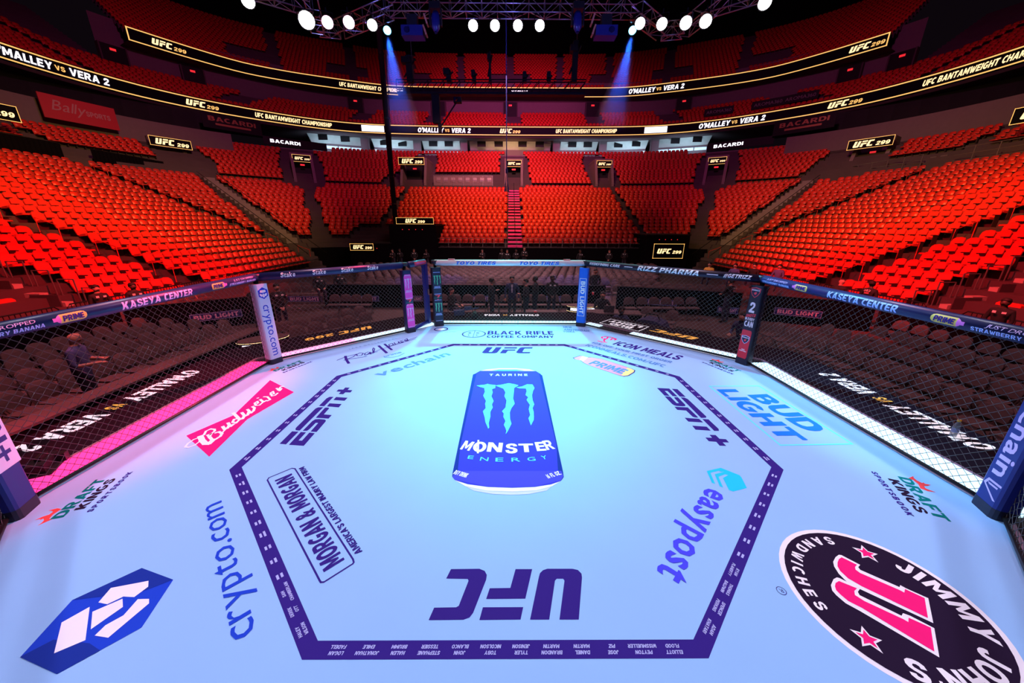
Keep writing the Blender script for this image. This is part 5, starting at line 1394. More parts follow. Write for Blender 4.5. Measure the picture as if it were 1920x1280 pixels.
# centre stair and steel front rail of the end stand
e = thing('aisle_stairs', 'magenta stair running up the middle of the end stand', 'stairs', None, (0, 0, 0))
for i in range(4, 23):
    for k in range(2):
        y = CY + R0 + row_r(i) - .55 + k * RUN / 2; z = tread_z(i) + (0 if k else -.155)
        MB().box((.45, y + RUN / 4, z + .09), (1.3, RUN / 2, .18), 'stair').build('step', e)
MB().tube([(.45, CY + R0 + row_r(5), tread_z(5) + 1.0), (.45, CY + R0 + row_r(22), tread_z(22) + 1.0)], .025, 'blacksteel', 5).build('handrail', e)
e = thing('front_railing', 'steel railing along the front of the end stand', 'railing', None, (3.0, CY + R0 + row_r(4) - .55, tread_z(4)))
mb = MB()
for z in (-.05, .35, .75): mb.tube([(-9.4, 0, z), (9.6, 0, z)], .025, 'steel', 5)
mb.build('rails', e)
for k in range(20): MB().box((-9.4 + k, 0, .35), (.04, .04, .8), 'steel').build('upright', e)
MB().box((.1, -.03, -.22), (19.2, .06, .2), 'steel').build('kick_plate', e)
# stair walls of the two diagonal aisles
for s in (-1, 1):
    e = thing('stair_wall', 'grey ramped wall of the diagonal stairs in the %s corner' % ('left' if s < 0 else 'right'), 'wall', None, (0, 0, 0))
    for i in range(5, 23):
        a = polar(33, row_r(i) - .4, s); b = polar(33, row_r(i + 1) - .4, s)
        c_ = ((a[0] + b[0]) / 2, (a[1] + b[1]) / 2, tread_z(i) + .25)
        MB().box(c_, (RUN + .02, .9, .45), 'concrete', rz=math.atan2(b[1] - a[1], b[0] - a[0])).build('step', e)
    mb = MB()
    for o in (-.75, .75):
        mb.tube([(lambda p, q: (p[0] - o * math.sin(RAD(33)) * s, p[1] + o * math.cos(RAD(33)), q))(polar(33, row_r(i), s), tread_z(i) + .95) for i in (0, 6, 12, 18, 22)], .03, 'blacksteel', 5)
    mb.build('handrail', e)
    # aisle handrails near the camera, red
    for yy, lb in ((13.0, 'nearer'), (25.3, 'farther')):
        e2 = thing('aisle_rail', 'red handrail of the %s aisle in the %s stand' % (lb, 'left' if s < 0 else 'right'), 'railing', 'red aisle handrails', (s * 16, yy, 0))
        mb = MB()
        for i in range(1, 22, 3):
            x = s * (row_r(i) - .5); z = tread_z(i)
            mb.tube([(x, 0, z), (x, 0, z + .85), (x + s * .9, 0, z + 1.2), (x + s * .9, 0, z + .3)], .02, 'red', 5)
        mb.build('rail_hoop', e2)

# ------------------------------------------------------------------ light boards round the tiers
def board(name, D, N, zc, hgt, label, texts, ends):
    e = thing(name, label, 'light board', 'light boards of the tiers', (0, 0, 0))
    L = np.r_[0, np.cumsum(np.linalg.norm(np.diff(D, axis=0), axis=1))]; mid = L[-1] / 2
    def at(u, off=0.):
        s = mid + u; x, y = (np.interp(s, L, D[:, i]) for i in (0, 1)); nx, ny = (np.interp(s, L, N[:, i]) for i in (0, 1))
        return x - nx * off, y - ny * off
    seg = 120 if ends is False else 70; P = [at(-mid + 2 * mid * i / seg) for i in range(seg + 1)]; Pf = [at(-mid + 2 * mid * i / seg, .06) for i in range(seg + 1)]; Pb = [at(-mid + 2 * mid * i / seg, -.3) for i in range(seg + 1)]
    mbp = MB()
    for i in range(seg):
        m = MB(); z0, z1 = zc - hgt / 2, zc + hgt / 2
        m.add([(*P[i], z0), (*P[i + 1], z0), (*P[i + 1], z1), (*P[i], z1), (*Pb[i], z0), (*Pb[i + 1], z0), (*Pb[i + 1], z1), (*Pb[i], z1)], [(0, 1, 2, 3), (4, 7, 6, 5), (3, 2, 6, 7), (0, 4, 5, 1)], 'screen')
        m.build('screen_panel', e)
    for za, zb in ((zc - hgt / 2, zc - hgt / 2 + .11), (zc + hgt / 2 - .11, zc + hgt / 2)):
        mb = MB()
        for i in range(seg): mb.quad([(*Pf[i], za), (*Pf[i + 1], za), (*Pf[i + 1], zb), (*Pf[i], zb)], 'ledgold')
        mb.build('gold_border', e)
    if ends:
        for u in (-mid, mid - .12): MB().quad([(*at(u, .07), zc - hgt / 2), (*at(u + .12, .07), zc - hgt / 2), (*at(u + .12, .07), zc + hgt / 2), (*at(u, .07), zc + hgt / 2)], 'ledgold').build('gold_border', e)
    for u, kind in texts:
        mb = MB()
        fn = lambda x, y: (*at(u + x, .08), zc + y)
        if kind == 'ufc': ufc(mb, fn, 'ledgoldhi', -1.6, -.30, .6, 1.9); mb.text('299', fn, 'ledgold', fit=1.15, h=.38, x0=.35, y0=-.30, shear=.15)
        elif kind == 'vs':
            mb.text("O'MALLEY", fn, 'ledwhite', fit=3.9, h=.62, x0=-4.3, y0=-.31, shear=.15); mb.text('VS', fn, 'ledgold', fit=.7, h=.4, x0=-.2, y0=-.2); mb.text('VERA 2', fn, 'ledwhite', fit=2.9, h=.62, x0=.75, y0=-.31, shear=.15)
        elif kind == 'champ': mb.text('UFC BANTAMWEIGHT CHAMPIONSHIP', fn, 'ledgoldhi', fit=9.2, h=.52, x0=-4.6, y0=-.26, shear=.2)
        elif kind == 'white': mb.quad([fn(-1.6, -.4), fn(1.6, -.4), fn(1.6, .4), fn(-1.6, .4)], 'ledwhite'); [mb.quad([(*at(u + p, .10), zc + q) for p, q in ((-1.3 + k * .5, -.12), (-1.0 + k * .5, -.12), (-1.0 + k * .5, .14), (-1.3 + k * .5, .14))], 'silver') for k in range(5)]
        elif kind == 'pair': mb.text("O'MALLEY", fn, 'ledwhite', fit=2.6, h=.3, x0=-1.3, y0=.04); mb.text('VERA 2', fn, 'ledwhite', fit=2.6, h=.3, x0=-1.3, y0=-.34)
        mb.build('lit_lettering', e)
    return at, mid
def u_of(D, px, py, z):
    q = on_z(px, py, z); L = np.r_[0, np.cumsum(np.linalg.norm(np.diff(D, axis=0), axis=1))]
    i = int(np.argmin(np.hypot(D[:, 0] - q.x, D[:, 1] - q.y))); return L[i] - L[-1] / 2
t1 = [(u_of(D1, x, y, 16), k) for x, y, k in ((110, 128, 'vs'), (375, 196, 'ufc'), (550, 226, 'champ'), (702, 243, 'white'), (829, 246, 'vs'), (963, 246, 'ufc'), (1096, 246, 'champ'), (1230, 243, 'white'), (1375, 228, 'vs'), (1572, 192, 'ufc'), (1815, 122, 'champ'))]
board('light_board', D1, N1, 16.0, 1.2, 'long curved light board in front of the middle tier', t1, False)
t2 = [(u_of(D2, x, y, 22.3), k) for x, y, k in ((318, 84, 'ufc'), (690, 164, 'champ'), (966, 168, 'pair'), (1242, 162, 'vs'), (1630, 80, 'ufc'))]
board('light_board', D2, N2, 22.3, 1.3, 'shorter curved light board in front of the upper tier', t2, True)

# wall banners
M['bannerred'] = mat('banner_red', (.42, .01, .03), .6)
M['bannerink'] = mat('banner_pale_ink', (.42, .16, .20), .6)
M['copper'] = mat('copper_letters', (.42, .20, .08), .4, .4)
def wall_banner(px0, py0, px1, py1, x, y, rz, z, w, h, label, body, draw):
    e = thing('wall_banner', label, 'banner', 'banners on the club level walls', (x, y, z), rz)
    MB().box((0, 0, 0), (w, .1, h), body).build('panel', e); mb = MB(); draw(mb, lambda a, b: (a, -.06, b), w, h); mb.build('lettering', e)
qb = on_x(152, 211, -37.4); qa, qc = on_x(95, 205, -37.4), on_x(208, 222, -37.4)
wall_banner(0, 0, 0, 0, qb.x, qb.y, RAD(73), qb.z, qc.y - qa.y, 1.8, 'red sports channel banner on the left club level', 'bannerred', lambda mb, f, w, h: (mb.text('Bally', f, 'bannerink', fit=w * .42, h=h * .42, x0=-w * .38, y0=-h * .12, shear=.3, wt='r'), mb.text('SPORTS', f, 'bannerink', fit=w * .34, h=h * .22, x0=w * .06, y0=-h * .12)))
def bacx(mb, f, w, h): mb.text('BACARDI', f, 'ledwhite', fit=w * .46, h=h * .42, x0=-w * .40, y0=-h * .2)
def bacc(mb, f, w, h): mb.text('BACARDI', f, 'copper', fit=w * .8, h=h * .3, x0=-w * .4, y0=0); mb.quad([f(-w * .3, -h * .25), f(w * .3, -h * .25), f(w * .3, -h * .12), f(-w * .3, -h * .12)], 'copper')
for px, cx_, s in ((556, 437, -1), (1386, 1506, 1)):
    q = on_z(px, 270, 12.75); lr = 'left' if s < 0 else 'right'
    wall_banner(0, 0, 0, 0, q.x, q.y, -s * RAD(40), 12.78, 7.6, .95, 'dark rum banner with lit white name at the top of the %s corner' % lr, 'black', bacx)
    q = on_z(cx_, 233, 13.9)
    wall_banner(0, 0, 0, 0, q.x, q.y, -s * RAD(52), 13.9, 6.0, 1.6, 'dark rum banner with copper name on the %s club level' % lr, 'black', bacc)
M['aromaink'] = mat('aroma_ink', (.20, .15, .17), .6)
for k, (px, py) in enumerate(((1340, 212), (1425, 194), (1497, 182))):
    u = u_of(D1, px, py, 17.6); L = np.r_[0, np.cumsum(np.linalg.norm(np.diff(D1, axis=0), axis=1))]; s_ = L[-1] / 2 + u
    x, y = (np.interp(s_, L, D1[:, i]) for i in (0, 1)); nx, ny = (np.interp(s_, L, N1[:, i]) for i in (0, 1))
    wall_banner(0, 0, 0, 0, x + nx * 1.6, y + ny * 1.6, math.atan2(ny, nx) - math.pi / 2, 18.0, 3.7, .95, ['dark fragrance banner nearest the centre of the middle tier', 'middle dark fragrance banner of the middle tier', 'dark fragrance banner farthest right in the middle tier'][k], 'black', lambda mb, f, w, h: mb.text('AROMA360', f, 'aromaink', fit=w * .85, h=h * .4, x0=-w * .42, y0=-h * .2, wt='r'))
# ------------------------------------------------------------------ lighting rig overhead
def truss_run(e, a, b, wd=.52, r=.026, web=.6):
    """square box truss between two points (centre line of its lower face): four chords and a zigzag web"""
    a, b = Vector(a), Vector(b); d = (b - a); L = d.length; t = d.normalized(); s = Vector((-t.y, t.x, 0)).normalized() * wd / 2; u = Vector((0, 0, wd))
    ch = MB()
    cs = [s, -s, s + u, -s + u]
    for c in cs: ch.tube([a + c, b + c], r, 'truss', 8)
    ch.build('chords', e, True)
    n = max(2, int(L / web)); wb = MB()
    for i in range(n):
        p, q = a + d * (i / n), a + d * ((i + 1) / n)
        for c0, c1 in ((cs[0], cs[2]), (cs[1], cs[3]), (cs[0], cs[1])):
            x, y = (c0, c1) if i % 2 == 0 else (c1, c0)
            wb.tube([p + x, q + y], r * .55, 'truss', 5)
        for c0, c1 in ((cs[0], cs[1]), (cs[0], cs[2]), (cs[1], cs[3]), (cs[2], cs[3])): wb.tube([p + c0, p + c1], r * .55, 'truss', 5)
    wb.build('web', e)
ZR = 10.6
def runp(label, pts):
    e = thing('lighting_truss', label, 'truss', 'aluminium lighting trusses')
    for a, b in zip(pts, pts[1:]): truss_run(e, (*a, ZR), (*b, ZR))
xa = on_z(735, 23, ZR); xb = on_z(1200, 23, ZR)
YT = xa.y + .15
runp('straight aluminium truss over the far side of the cage', [(-5.0, YT), (5.2, YT)])
cl, cr = on_z(625, 68, ZR), on_z(1253, 72, ZR)
runp('angled aluminium truss corner at upper left of the rig', [(-5.0, YT + .2), (cl.x + .3, cl.y), (cl.x - .6, cl.y - .2), (on_z(600, 27, ZR).x - .3, on_z(600, 27, ZR).y), (on_z(455, 5, ZR).x - 2.0, on_z(455, 5, ZR).y - 2.2)])
runp('angled aluminium truss corner at upper right of the rig', [(5.2, YT + .2), (cr.x - .3, cr.y), (cr.x + .6, cr.y - .2), (on_z(1320, 27, ZR).x + .3, on_z(1320, 27, ZR).y), (on_z(1450, 5, ZR).x + 2.0, on_z(1450, 5, ZR).y - 2.2)])
# stage lamps
def lamp(px, py, z, label, lens, tgt, size=.20, ln=.55, col=None, yoke=True):
    p = on_z(px, py, z); tgt = Vector(tgt)
    d = (tgt - p).normalized()
    e = thing('stage_lamp', label, 'lamp', 'stage lamps on the truss', (p.x, p.y, p.z))
    q = d.to_track_quat('Z', 'Y').to_matrix().to_4x4(); e.matrix_world = Matrix.Translation(p) @ q
    r = size; n = 16; mb = MB()
    mb.tube([(0, 0, -ln), (0, 0, -ln * .72), (0, 0, -ln * .35), (0, 0, 0)], [r * .45, r * .80, r * .95, r * 1.10], 'black', n, False); mb.build('housing', e, True)
    mb = MB(); mb.tube([(0, 0, -.02), (0, 0, .02)], r * 1.14, 'blacksteel', n, False); mb.build('bezel', e, True)
    mb = MB(); vs = [(0, 0, .03)] + [(r * math.cos(t), r * math.sin(t), -.005) for t in np.linspace(0, 2 * math.pi, n + 1)[:-1]]
    mb.add(vs, [(0, i + 1, (i + 1) % n + 1) for i in range(n)], lens); mb.build('lens', e, True)
    mb = MB(); up_ = q.to_3x3().transposed() @ Vector((0, 0, 1)); up_ = Vector((up_.x, up_.y, up_.z)); sd = Vector((1, 0, 0)); c = Vector((0, 0, -ln * .4))
    mb.tube([c + sd * r * 1.05, c + sd * r * 1.1 + up_ * .32, c - sd * r * 1.1 + up_ * .32, c - sd * r * 1.05], .018, 'blacksteel', 5)
    mb.tube([c + up_ * .32, c + up_ * .46], .03, 'blacksteel', 6); mb.build('yoke', e)
names = ['first', 'second', 'third', 'fourth']
for k, px in enumerate((887, 928, 971, 1012)): lamp(px, 48, 10.15, '%s white lamp from the left in the centre row of four' % names[k], 'lamp', (CAMP.x * .5 + (px - 950) * .01, -1.0, 1.0), .19)
for px, py, lb, ln_, sz in ((465, 2, 'white lamp at the far left end of the rig', 'lamp', .22), (575, 38, 'brightest white lamp, left side of the rig', 'lamp', .30), (614, 42, 'pink-rimmed white lamp beside the brightest lamp', 'lampp', .22), (654, 42, 'white lamp on the left truss corner', 'lampp', .22), (698, 47, 'white lamp left of the small blue lamp', 'lamp', .20),
                        (726, 57, 'small blue lamp on the left', 'lampb', .16), (1186, 57, 'small blue lamp on the right', 'lampb', .16), (1200, 44, 'white lamp overlapping the right blue lamp', 'lamp', .20), (1241, 45, 'white lamp on the right truss corner', 'lamp', .21), (1286, 43, 'second white lamp from the right corner outward', 'lamp', .23), (1323, 40, 'outer white lamp right of the truss corner', 'lamp', .23), (1434, 5, 'white lamp at the far right end of the rig', 'lamp', .22)):
    lamp(px, py, 10.1, lb, ln_, (CAMP.x, CAMP.y + 2.0, 0.5) if ln_ != 'lampb' else (on_z(px, py, 10.1).x * .6, 2, 0), sz * .95)
M['glasslens'] = mat('dark_lens', (.01, .01, .05), .1)
M['bluelitplastic'] = mat('blue_lit_plastic', (.010, .014, .12), .4)  # blue of the rig light put into the colour of dark housings
for px, lb in ((817, 'dark moving-head lamp hanging left of the centre lamps'), (1083, 'dark moving-head lamp hanging right of the centre lamps')):
    p = on_z(px, 38, 10.1)
    e = thing('moving_head_lamp', lb, 'lamp', 'dark moving heads', (p.x, p.y, p.z))
    MB().box((0, 0, .42), (.42, .36, .22), 'blacksteel').build('base', e)
    for s in (-1, 1): MB().box((s * .22, 0, .08), (.06, .16, .55), 'blacksteel').build('arm', e)
    MB().tube([(0, .06, .26), (0, .02, .1), (0, -.06, -.25), (0, -.10, -.42)], [.13, .17, .16, .07], 'bluelitplastic', 14).build('head', e, True)
    MB().tube([(0, -.10, -.42), (0, -.105, -.45)], [.07, .065], 'glasslens', 12).build('lens', e)
for px, py, s, lb in ((775, 62, -1, 'dark box projector hanging under the truss, left'), (1135, 62, 1, 'dark box projector with orange flaps under the truss, right')):
    p = on_z(px, py, 9.75); M['barndoor'] = mat('barndoor_orange', (.45, .17, .10), .6)
    e = thing('box_projector', lb, 'projector', 'box projectors', (p.x, p.y, p.z))
    MB().box((0, 0, 0), (.85, .5, .34), 'bluelitplastic').build('body', e); MB().box((0, 0, .36), (.4, .3, .4), 'black').build('bracket', e)
    for k in range(2): MB().box((-s * (.5 + k * .06), -.1, .35 * k + .02), (.06, .3, .34), 'barndoor', rot=Matrix.Rotation(RAD(18 * s), 3, 'Y')).build('flap', e)
    MB().cyl((s * .2, -.26, 0), (s * .2, -.30, 0), .1, 'glasslens', 12).build('lens', e)
# tall mast and slings
p0, p1 = on_y(741, 408, 27.6), on_y(726, 62, 27.6)
e = thing('hanging_mast', 'tall dark mast standing on the walk-out tunnel', 'mast', None, (p0.x, 27.6, 2.55))
MB().tube([(0, 0, -.1), (.1, 0, 14.5)], .21, 'black', 10).build('pole', e, True)
for k in range(6): MB().tube([(.02 * k, 0, 1.5 + k * 2.1), (.02 * k, 0, 1.6 + k * 2.1)], .235, 'blacksteel', 10).build('clamp', e)
MB().tube([(.45, 0, 12), (.15, 0, 3)], .03, 'blacksteel', 5).build('cable', e)
e = thing('lifting_sling', 'thin blue cable with forked end hanging at the centre', 'cable', None, (-.17, 14.0, 4.0))
M['slingblue'] = mat('sling_blue', (.03, .04, .22), .5)
MB().tube([(0, 0, .85), (-.02, 0, 7.4)], .022, 'slingblue', 6).build('cable', e); MB().tube([(-.09, 0, 0), (0, 0, .9), (.09, 0, 0)], .03, 'slingblue', 6).build('fork', e); MB().tube([(0, 0, .8), (0, 0, 1.0)], .05, 'slingblue', 6).build('shackle', e)
# black gantry with camera gear in front of the upper board
e = thing('black_gantry', 'black horizontal gantry with gear hanging before the upper light board', 'gantry', None, (0, 20, 0))
a, b = on_y(745, 160, 20), on_y(1098, 160, 20)
mb = MB()
for dz in (-.28, .22):
    for dy in (-.2, .2): mb.tube([(a.x, dy, a.z + dz), (b.x, dy, b.z + dz)], .035, 'black', 6)
mb.build('chords', e)
mb = MB()
for k in range(24):
    x0 = a.x + (b.x - a.x) * k / 24; x1 = a.x + (b.x - a.x) * (k + 1) / 24; z = a.z
    mb.tube([(x0, -.2, z - .28), (x1 if k % 2 else x0, -.2, z + .22)], .022, 'black', 5); mb.tube([(x0, .2, z - .28), (x1, .2, z + .22)], .022, 'black', 5)
mb.build('web', e); MB().box(((a.x + b.x) / 2, 0, a.z - .42), (b.x - a.x, .5, .12), 'black').build('tray', e)
for k, (px, h, w) in enumerate(((770, 1.3, .7), (842, .6, .5), (919, 1.5, .25), (1076, 2.0, .6), (890, .5, .3), (985, .4, .3), (1030, .4, .3))):
    p = on_y(px, 155, 20); mb = MB()
    mb.box((p.x, 0, p.z + h / 2), (w * .5, .3, h), 'black'); mb.box((p.x - w * .2, -.1, p.z + h * .8), (w * .7, .4, .3), 'black'); mb.tube([(p.x - w * .5, 0, p.z + h * .2), (p.x + w * .5, 0, p.z + h * .9)], .05, 'blacksteel', 6); mb.build('gear_unit', e)
for px in (775, 1078):
    p = on_y(px, 150, 20); MB().tube([(p.x, 0, p.z), (p.x, 0, p.z + 5)], .02, 'steel', 5).build('hang_wire', e)
# camera arm hanging below the gantry
e = thing('remote_camera', 'black remote camera on a slanted arm in front of the middle tier', 'camera', None, (0, 20, 0))
p, q = on_y(825, 240, 20), on_y(858, 188, 20)
MB().tube([tuple(p - Vector((0, 20, 0))), tuple(q - Vector((0, 20, 0)))], .04, 'black', 6).build('arm', e)
MB().box((q.x, 0, q.z), (.45, .35, .28), 'black').build('camera_body', e); MB().tube([(q.x, -.2, q.z), (q.x - .1, -.45, q.z - .05)], .09, 'glasslens', 10).build('lens', e); MB().box((p.x, 0, p.z), (.2, .2, .5), 'black').build('counterweight', e)
p = on_y(818, 205, 20); MB().box((p.x, 0, p.z), (.45, .3, 1.5), 'black').build('support', e)

# ------------------------------------------------------------------ gear on and round the walkway
e = thing('video_camera', 'compact black camera lying on the light strip at lower left', 'camera', None, (-5.0, -1.22, 0.0), RAD(-60))
MB().box((0, 0, .06), (.30, .14, .10), 'black').build('body', e); MB().cyl((.05, -.07, .06), (.05, -.2, .06), .05, 'glasslens', 12).build('lens', e); MB().box((-.02, 0, .13), (.14, .05, .04), 'blacksteel').build('handle', e)
MB().box((0, .02, .008), (.38, .2, .016), 'black').build('base_plate', e); MB().box((-.1, .1, .05), (.08, .08, .09), 'blacksteel').build('battery', e)
q = on_z(875, 592, 0)
e = thing('video_camera', 'dark blue camera rig on the far walkway beside the lettering', 'camera', None, (q.x, 5.45, 0.0), RAD(15))
MB().box((-.2, .1, .10), (.30, .20, .14), 'shirtnavy').build('body', e); MB().tube([(-.4, .1, .12), (.35, .0, .22)], .02, 'shirtnavy', 6).build('handle', e)
MB().tube([(.22, -.12, .10), (.2, -.34, .09)], .07, 'black', 12).build('lens', e); MB().box((.2, -.1, .03), (.16, .26, .06), 'black').build('base_plate', e); MB().box((.05, .05, .22), (.2, .10, .09), 'shirtnavy').build('viewfinder', e)
q = on_z(1752, 800, -.0)
e = thing('water_bottle', 'clear water bottle with yellow cap on the right walkway', 'bottle', None, (5.55, -.62, 0))
M['bottle'] = mat('bottle_clear', (.30, .38, .50), .12, alpha=.55); M['capyellow'] = mat('cap_yellow', (.85, .50, .02), .4)
MB().tube([(0, 0, 0), (0, 0, .02), (0, 0, .16), (0, 0, .20), (0, 0, .215)], [.028, .032, .032, .016, .014], 'bottle', 14).build('body', e, True); MB().cyl((0, 0, .215), (0, 0, .24), .019, 'capyellow', 12).build('cap', e, True); MB().tube([(0, 0, .07), (0, 0, .13)], .033, 'railblue', 14, False).build('label', e, True)
e = thing('equipment_case', 'dark round-topped bag behind the far right panel', 'bag', None, (4.55, 6.55, ZF), RAD(-40))
MB().rings([[(x, y, z) for x, z in ((-.5, 0), (-.5, .6), (-.4, .78), (-.2, .86), (.2, .86), (.4, .78), (.5, .6), (.5, 0))] for y in (-.3, .3)], 'shirtnavy').build('body', e); MB().tube([(-.25, 0, .85), (-.15, 0, 1.0), (.15, 0, 1.0), (.25, 0, .85)], .02, 'black', 6).build('handle', e); MB().box((0, -.31, .45), (.9, .02, .05), 'blacksteel').build('strap', e)
e = thing('equipment_case', 'dark flat flight case beside the round-topped bag', 'case', None, (5.6, 6.0, ZF), RAD(-40))
MB().box((0, 0, .3), (1.0, .6, .6), 'black').build('body', e); MB().box((0, 0, .52), (1.02, .62, .03), 'blacksteel').build('lid_rim', e); MB().box((0, -.31, .4), (.2, .03, .06), 'steel').build('latch', e)
q = on_z(1010, 588, -.15)
for k, (px, py, m, lb, z) in enumerate(((1004, 586, 'numred', 'red plastic cup on the far table', -.3), (1112, 550, 'numred', 'red plastic cup on the desk by the laptop', -.25))):
    q = on_z(px, py, z); e = thing('plastic_cup', lb, 'cup', 'red plastic cups', (q.x, q.y, z - .06)); MB().tube([(0, 0, 0), (0, 0, .12)], [.035, .048], m, 12).build('cup_wall', e, True); MB().tube([(0, 0, .118), (0, 0, .125)], .051, 'shirtwhite', 12).build('rim', e, True)
press_table(.55, 7.55, 1.6, 7.55, 'small dark-skirted table behind the far fence', .4, .84)
press_table(2.6, 7.9 - .5, 4.4, 7.2, 'dark-skirted table with laptop right of the blue post', .6, .88)
e = thing('laptop', 'open dark laptop on the table right of the blue post', 'laptop', None, (3.35, 7.3, ZF + .90), RAD(170))
MB().box((0, 0, .01), (.34, .24, .02), 'blacksteel').build('keyboard_base', e); MB().box((0, .13, .13), (.34, .02, .23), 'chairframe', rot=Matrix.Rotation(RAD(-15), 3, 'X')).build('screen_lid', e)

# ------------------------------------------------------------------ thin stage haze where the two blue lamps cut through it
def haze_mat(apex, L):
    hz = bpy.data.materials.new('stage_haze'); hz.use_nodes = True; nt = hz.node_tree
    nt.nodes.remove(nt.nodes['Principled BSDF']); sc_ = nt.nodes.new('ShaderNodeVolumeScatter'); sc_.inputs['Color'].default_value = (.9, .9, 1, 1)
    tc = nt.nodes.new('ShaderNodeTexCoord'); vd = nt.nodes.new('ShaderNodeVectorMath'); vd.operation = 'DISTANCE'; vd.inputs[1].default_value = apex
    mr = nt.nodes.new('ShaderNodeMapRange'); mr.inputs['From Min'].default_value = .2; mr.inputs['From Max'].default_value = L * .96; mr.inputs['To Min'].default_value = .14; mr.inputs['To Max'].default_value = 0
    nt.links.new(tc.outputs['Object'], vd.inputs[0]); nt.links.new(vd.outputs['Value'], mr.inputs['Value']); nt.links.new(mr.outputs[0], sc_.inputs['Density'])
    nt.links.new(sc_.outputs[0], nt.nodes['Material Output'].inputs['Volume']); return hz
for px, py, tx, ty, lb in ((726, 60, 760, 262, 'left'), (1186, 60, 1142, 252, 'right')):
    p = on_z(px, py, 10.1); q = on_y(tx, ty, p.y + .6); d = (q - p); L = d.length; dn = d.normalized()
    spot(p + dn * .12, q, (.02, .12, 1), 7000, 26, .6, .05, 'blue_lamp_light')
    hz = haze_mat(tuple(p), L)
    mb = MB(); mb.tube([tuple(p + dn * .16), tuple(p + dn * L)], [.13, .14 + L * .22], hz, 20); o = mb.build('haze_beam', kind='stuff', label='soft blue haze in the beam of the small blue lamp on the ' + lb, cat='haze')
# ------------------------------------------------------------------ people: one skinned surface per pose, hair as a child
def limb_hand(V, E, R, B, wrist, d, side, curl=.5, mat_i='skin'):
    """palm and five fingers rooted in the palm; d = forearm direction"""
    d = Vector(d).normalized(); sx = Vector((0, 0, 1)).cross(d)
    if sx.length < .2: sx = Vector((0, 1, 0))
    sx.normalize(); nn = d.cross(sx)
    w = Vector(V[wrist]); palm = w + d * .06; i0 = len(V); V.append(tuple(palm)); R.append(.030); E.append((wrist, i0)); B.append('skin')
    for k, (o, L) in enumerate(((-.030, .055), (-.011, .065), (.009, .068), (.028, .058))):
        b = palm + sx * o + d * .02; m = b + d * L * .55 - nn * L * .25 * curl; t = b + d * L * (1 - .3 * curl) - nn * L * .7 * curl
        n = len(V); V += [tuple(b), tuple(m), tuple(t)]; R += [.0105, .0095, .0080]; E += [(i0, n), (n, n + 1), (n + 1, n + 2)]; B += ['skin'] * 3
    b = palm - d * .02 + sx * side * .03; m = b + sx * side * .03 + d * .03; t = m + d * .03; n = len(V)
    V += [tuple(b), tuple(m), tuple(t)]; R += [.012, .011, .009]; E += [(i0, n), (n, n + 1), (n + 1, n + 2)]; B += ['skin'] * 3
def pose_graph(elbL, wrL, elbR, wrR, knL, anL, knR, anR, hip=.95, lean=0., head=0.):
    V, E, R, B = [], [], [], []
    def add(p, r, par=None, b='top'):
        V.append(tuple(p)); R.append(r); k = len(V) - 1
        if par is not None: E.append((par, k)); B.append(b)
        return k
    up = hip
    pel = add((0, 0, up), .150); sp = add((0, lean * .3, up + .20), .140, pel); ch = add((0, lean * .7, up + .40), .155, sp); nk = add((0, lean, up + .53), .058, ch)
    hb = add((0, lean + .02, up + .61), .070, nk, 'skin'); hm = add((head, lean + .035, up + .69), .092, hb, 'skin'); ht = add((head, lean + .025, up + .775), .070, hm, 'skin')
    ns = add((head * 1.2, lean + .135, up + .675), .014, hm, 'skin'); jw = add((head * 1.1, lean + .085, up + .625), .040, hm, 'skin')
    for s in (-1, 1): add((s * .095 + head, lean + .02, up + .685), .018, hm, 'skin')
    for s, el, wr in ((-1, elbL, wrL), (1, elbR, wrR)):
        sh = add((s * .185, lean * .85, up + .455), .072, ch); e1 = add(el, .047, sh, 'sleeve'); w1 = add(wr, .031, e1, 'fore')
        limb_hand(V, E, R, B, w1, Vector(wr) - Vector(el), -s)
    for s, kn, an in ((-1, knL, anL), (1, knR, anR)):
        h = add((s * .095, 0, up - .04), .098, pel, 'leg'); k = add(kn, .063, h, 'leg'); a = add(an, .045, k, 'leg')
        add((an[0] * 1.05, an[1] + .05, an[2] - .055), .042, a, 'shoe'); add((an[0] * 1.1, an[1] + .17, an[2] - .062), .035, len(V) - 1, 'shoe')
    return V, E, R, B
ST = dict(knL=(-.105, .02, .50), anL=(-.11, -.01, .10), knR=(.105, .02, .50), anR=(.12, -.01, .10))
SITL = dict(knL=(-.13, .42, .50), anL=(-.13, .40, .10), knR=(.13, .42, .50), anR=(.13, .40, .10))
POSES = {
    'down': pose_graph((-.27, -.03, 1.13), (-.27, .05, .88), (.27, -.03, 1.13), (.27, .05, .88), **ST),
    'front': pose_graph((-.27, .04, 1.14), (-.10, .28, 1.16), (.27, .04, 1.14), (.12, .30, 1.13), head=-.01, lean=.03, **ST),
    'cross': pose_graph((-.26, .08, 1.14), (.06, .20, 1.18), (.26, .08, 1.12), (-.08, .22, 1.13), **ST),
    'talk': pose_graph((-.28, .02, 1.14), (-.22, .26, 1.22), (.27, -.03, 1.13), (.26, .06, .88), head=.02, **ST),
    'clasp': pose_graph((-.25, .03, 1.12), (-.05, .20, .95), (.25, .03, 1.12), (.05, .20, .95), **ST),
    'sit': pose_graph((-.26, .10, .70), (-.14, .36, .62), (.26, .10, .70), (.14, .36, .62), hip=.50, **SITL),
    'reach': pose_graph((-.30, .16, .80), (-.25, .42, .78), (.26, .10, .70), (.16, .36, .66), hip=.50, lean=.12, **SITL),
}
PMESH = {}
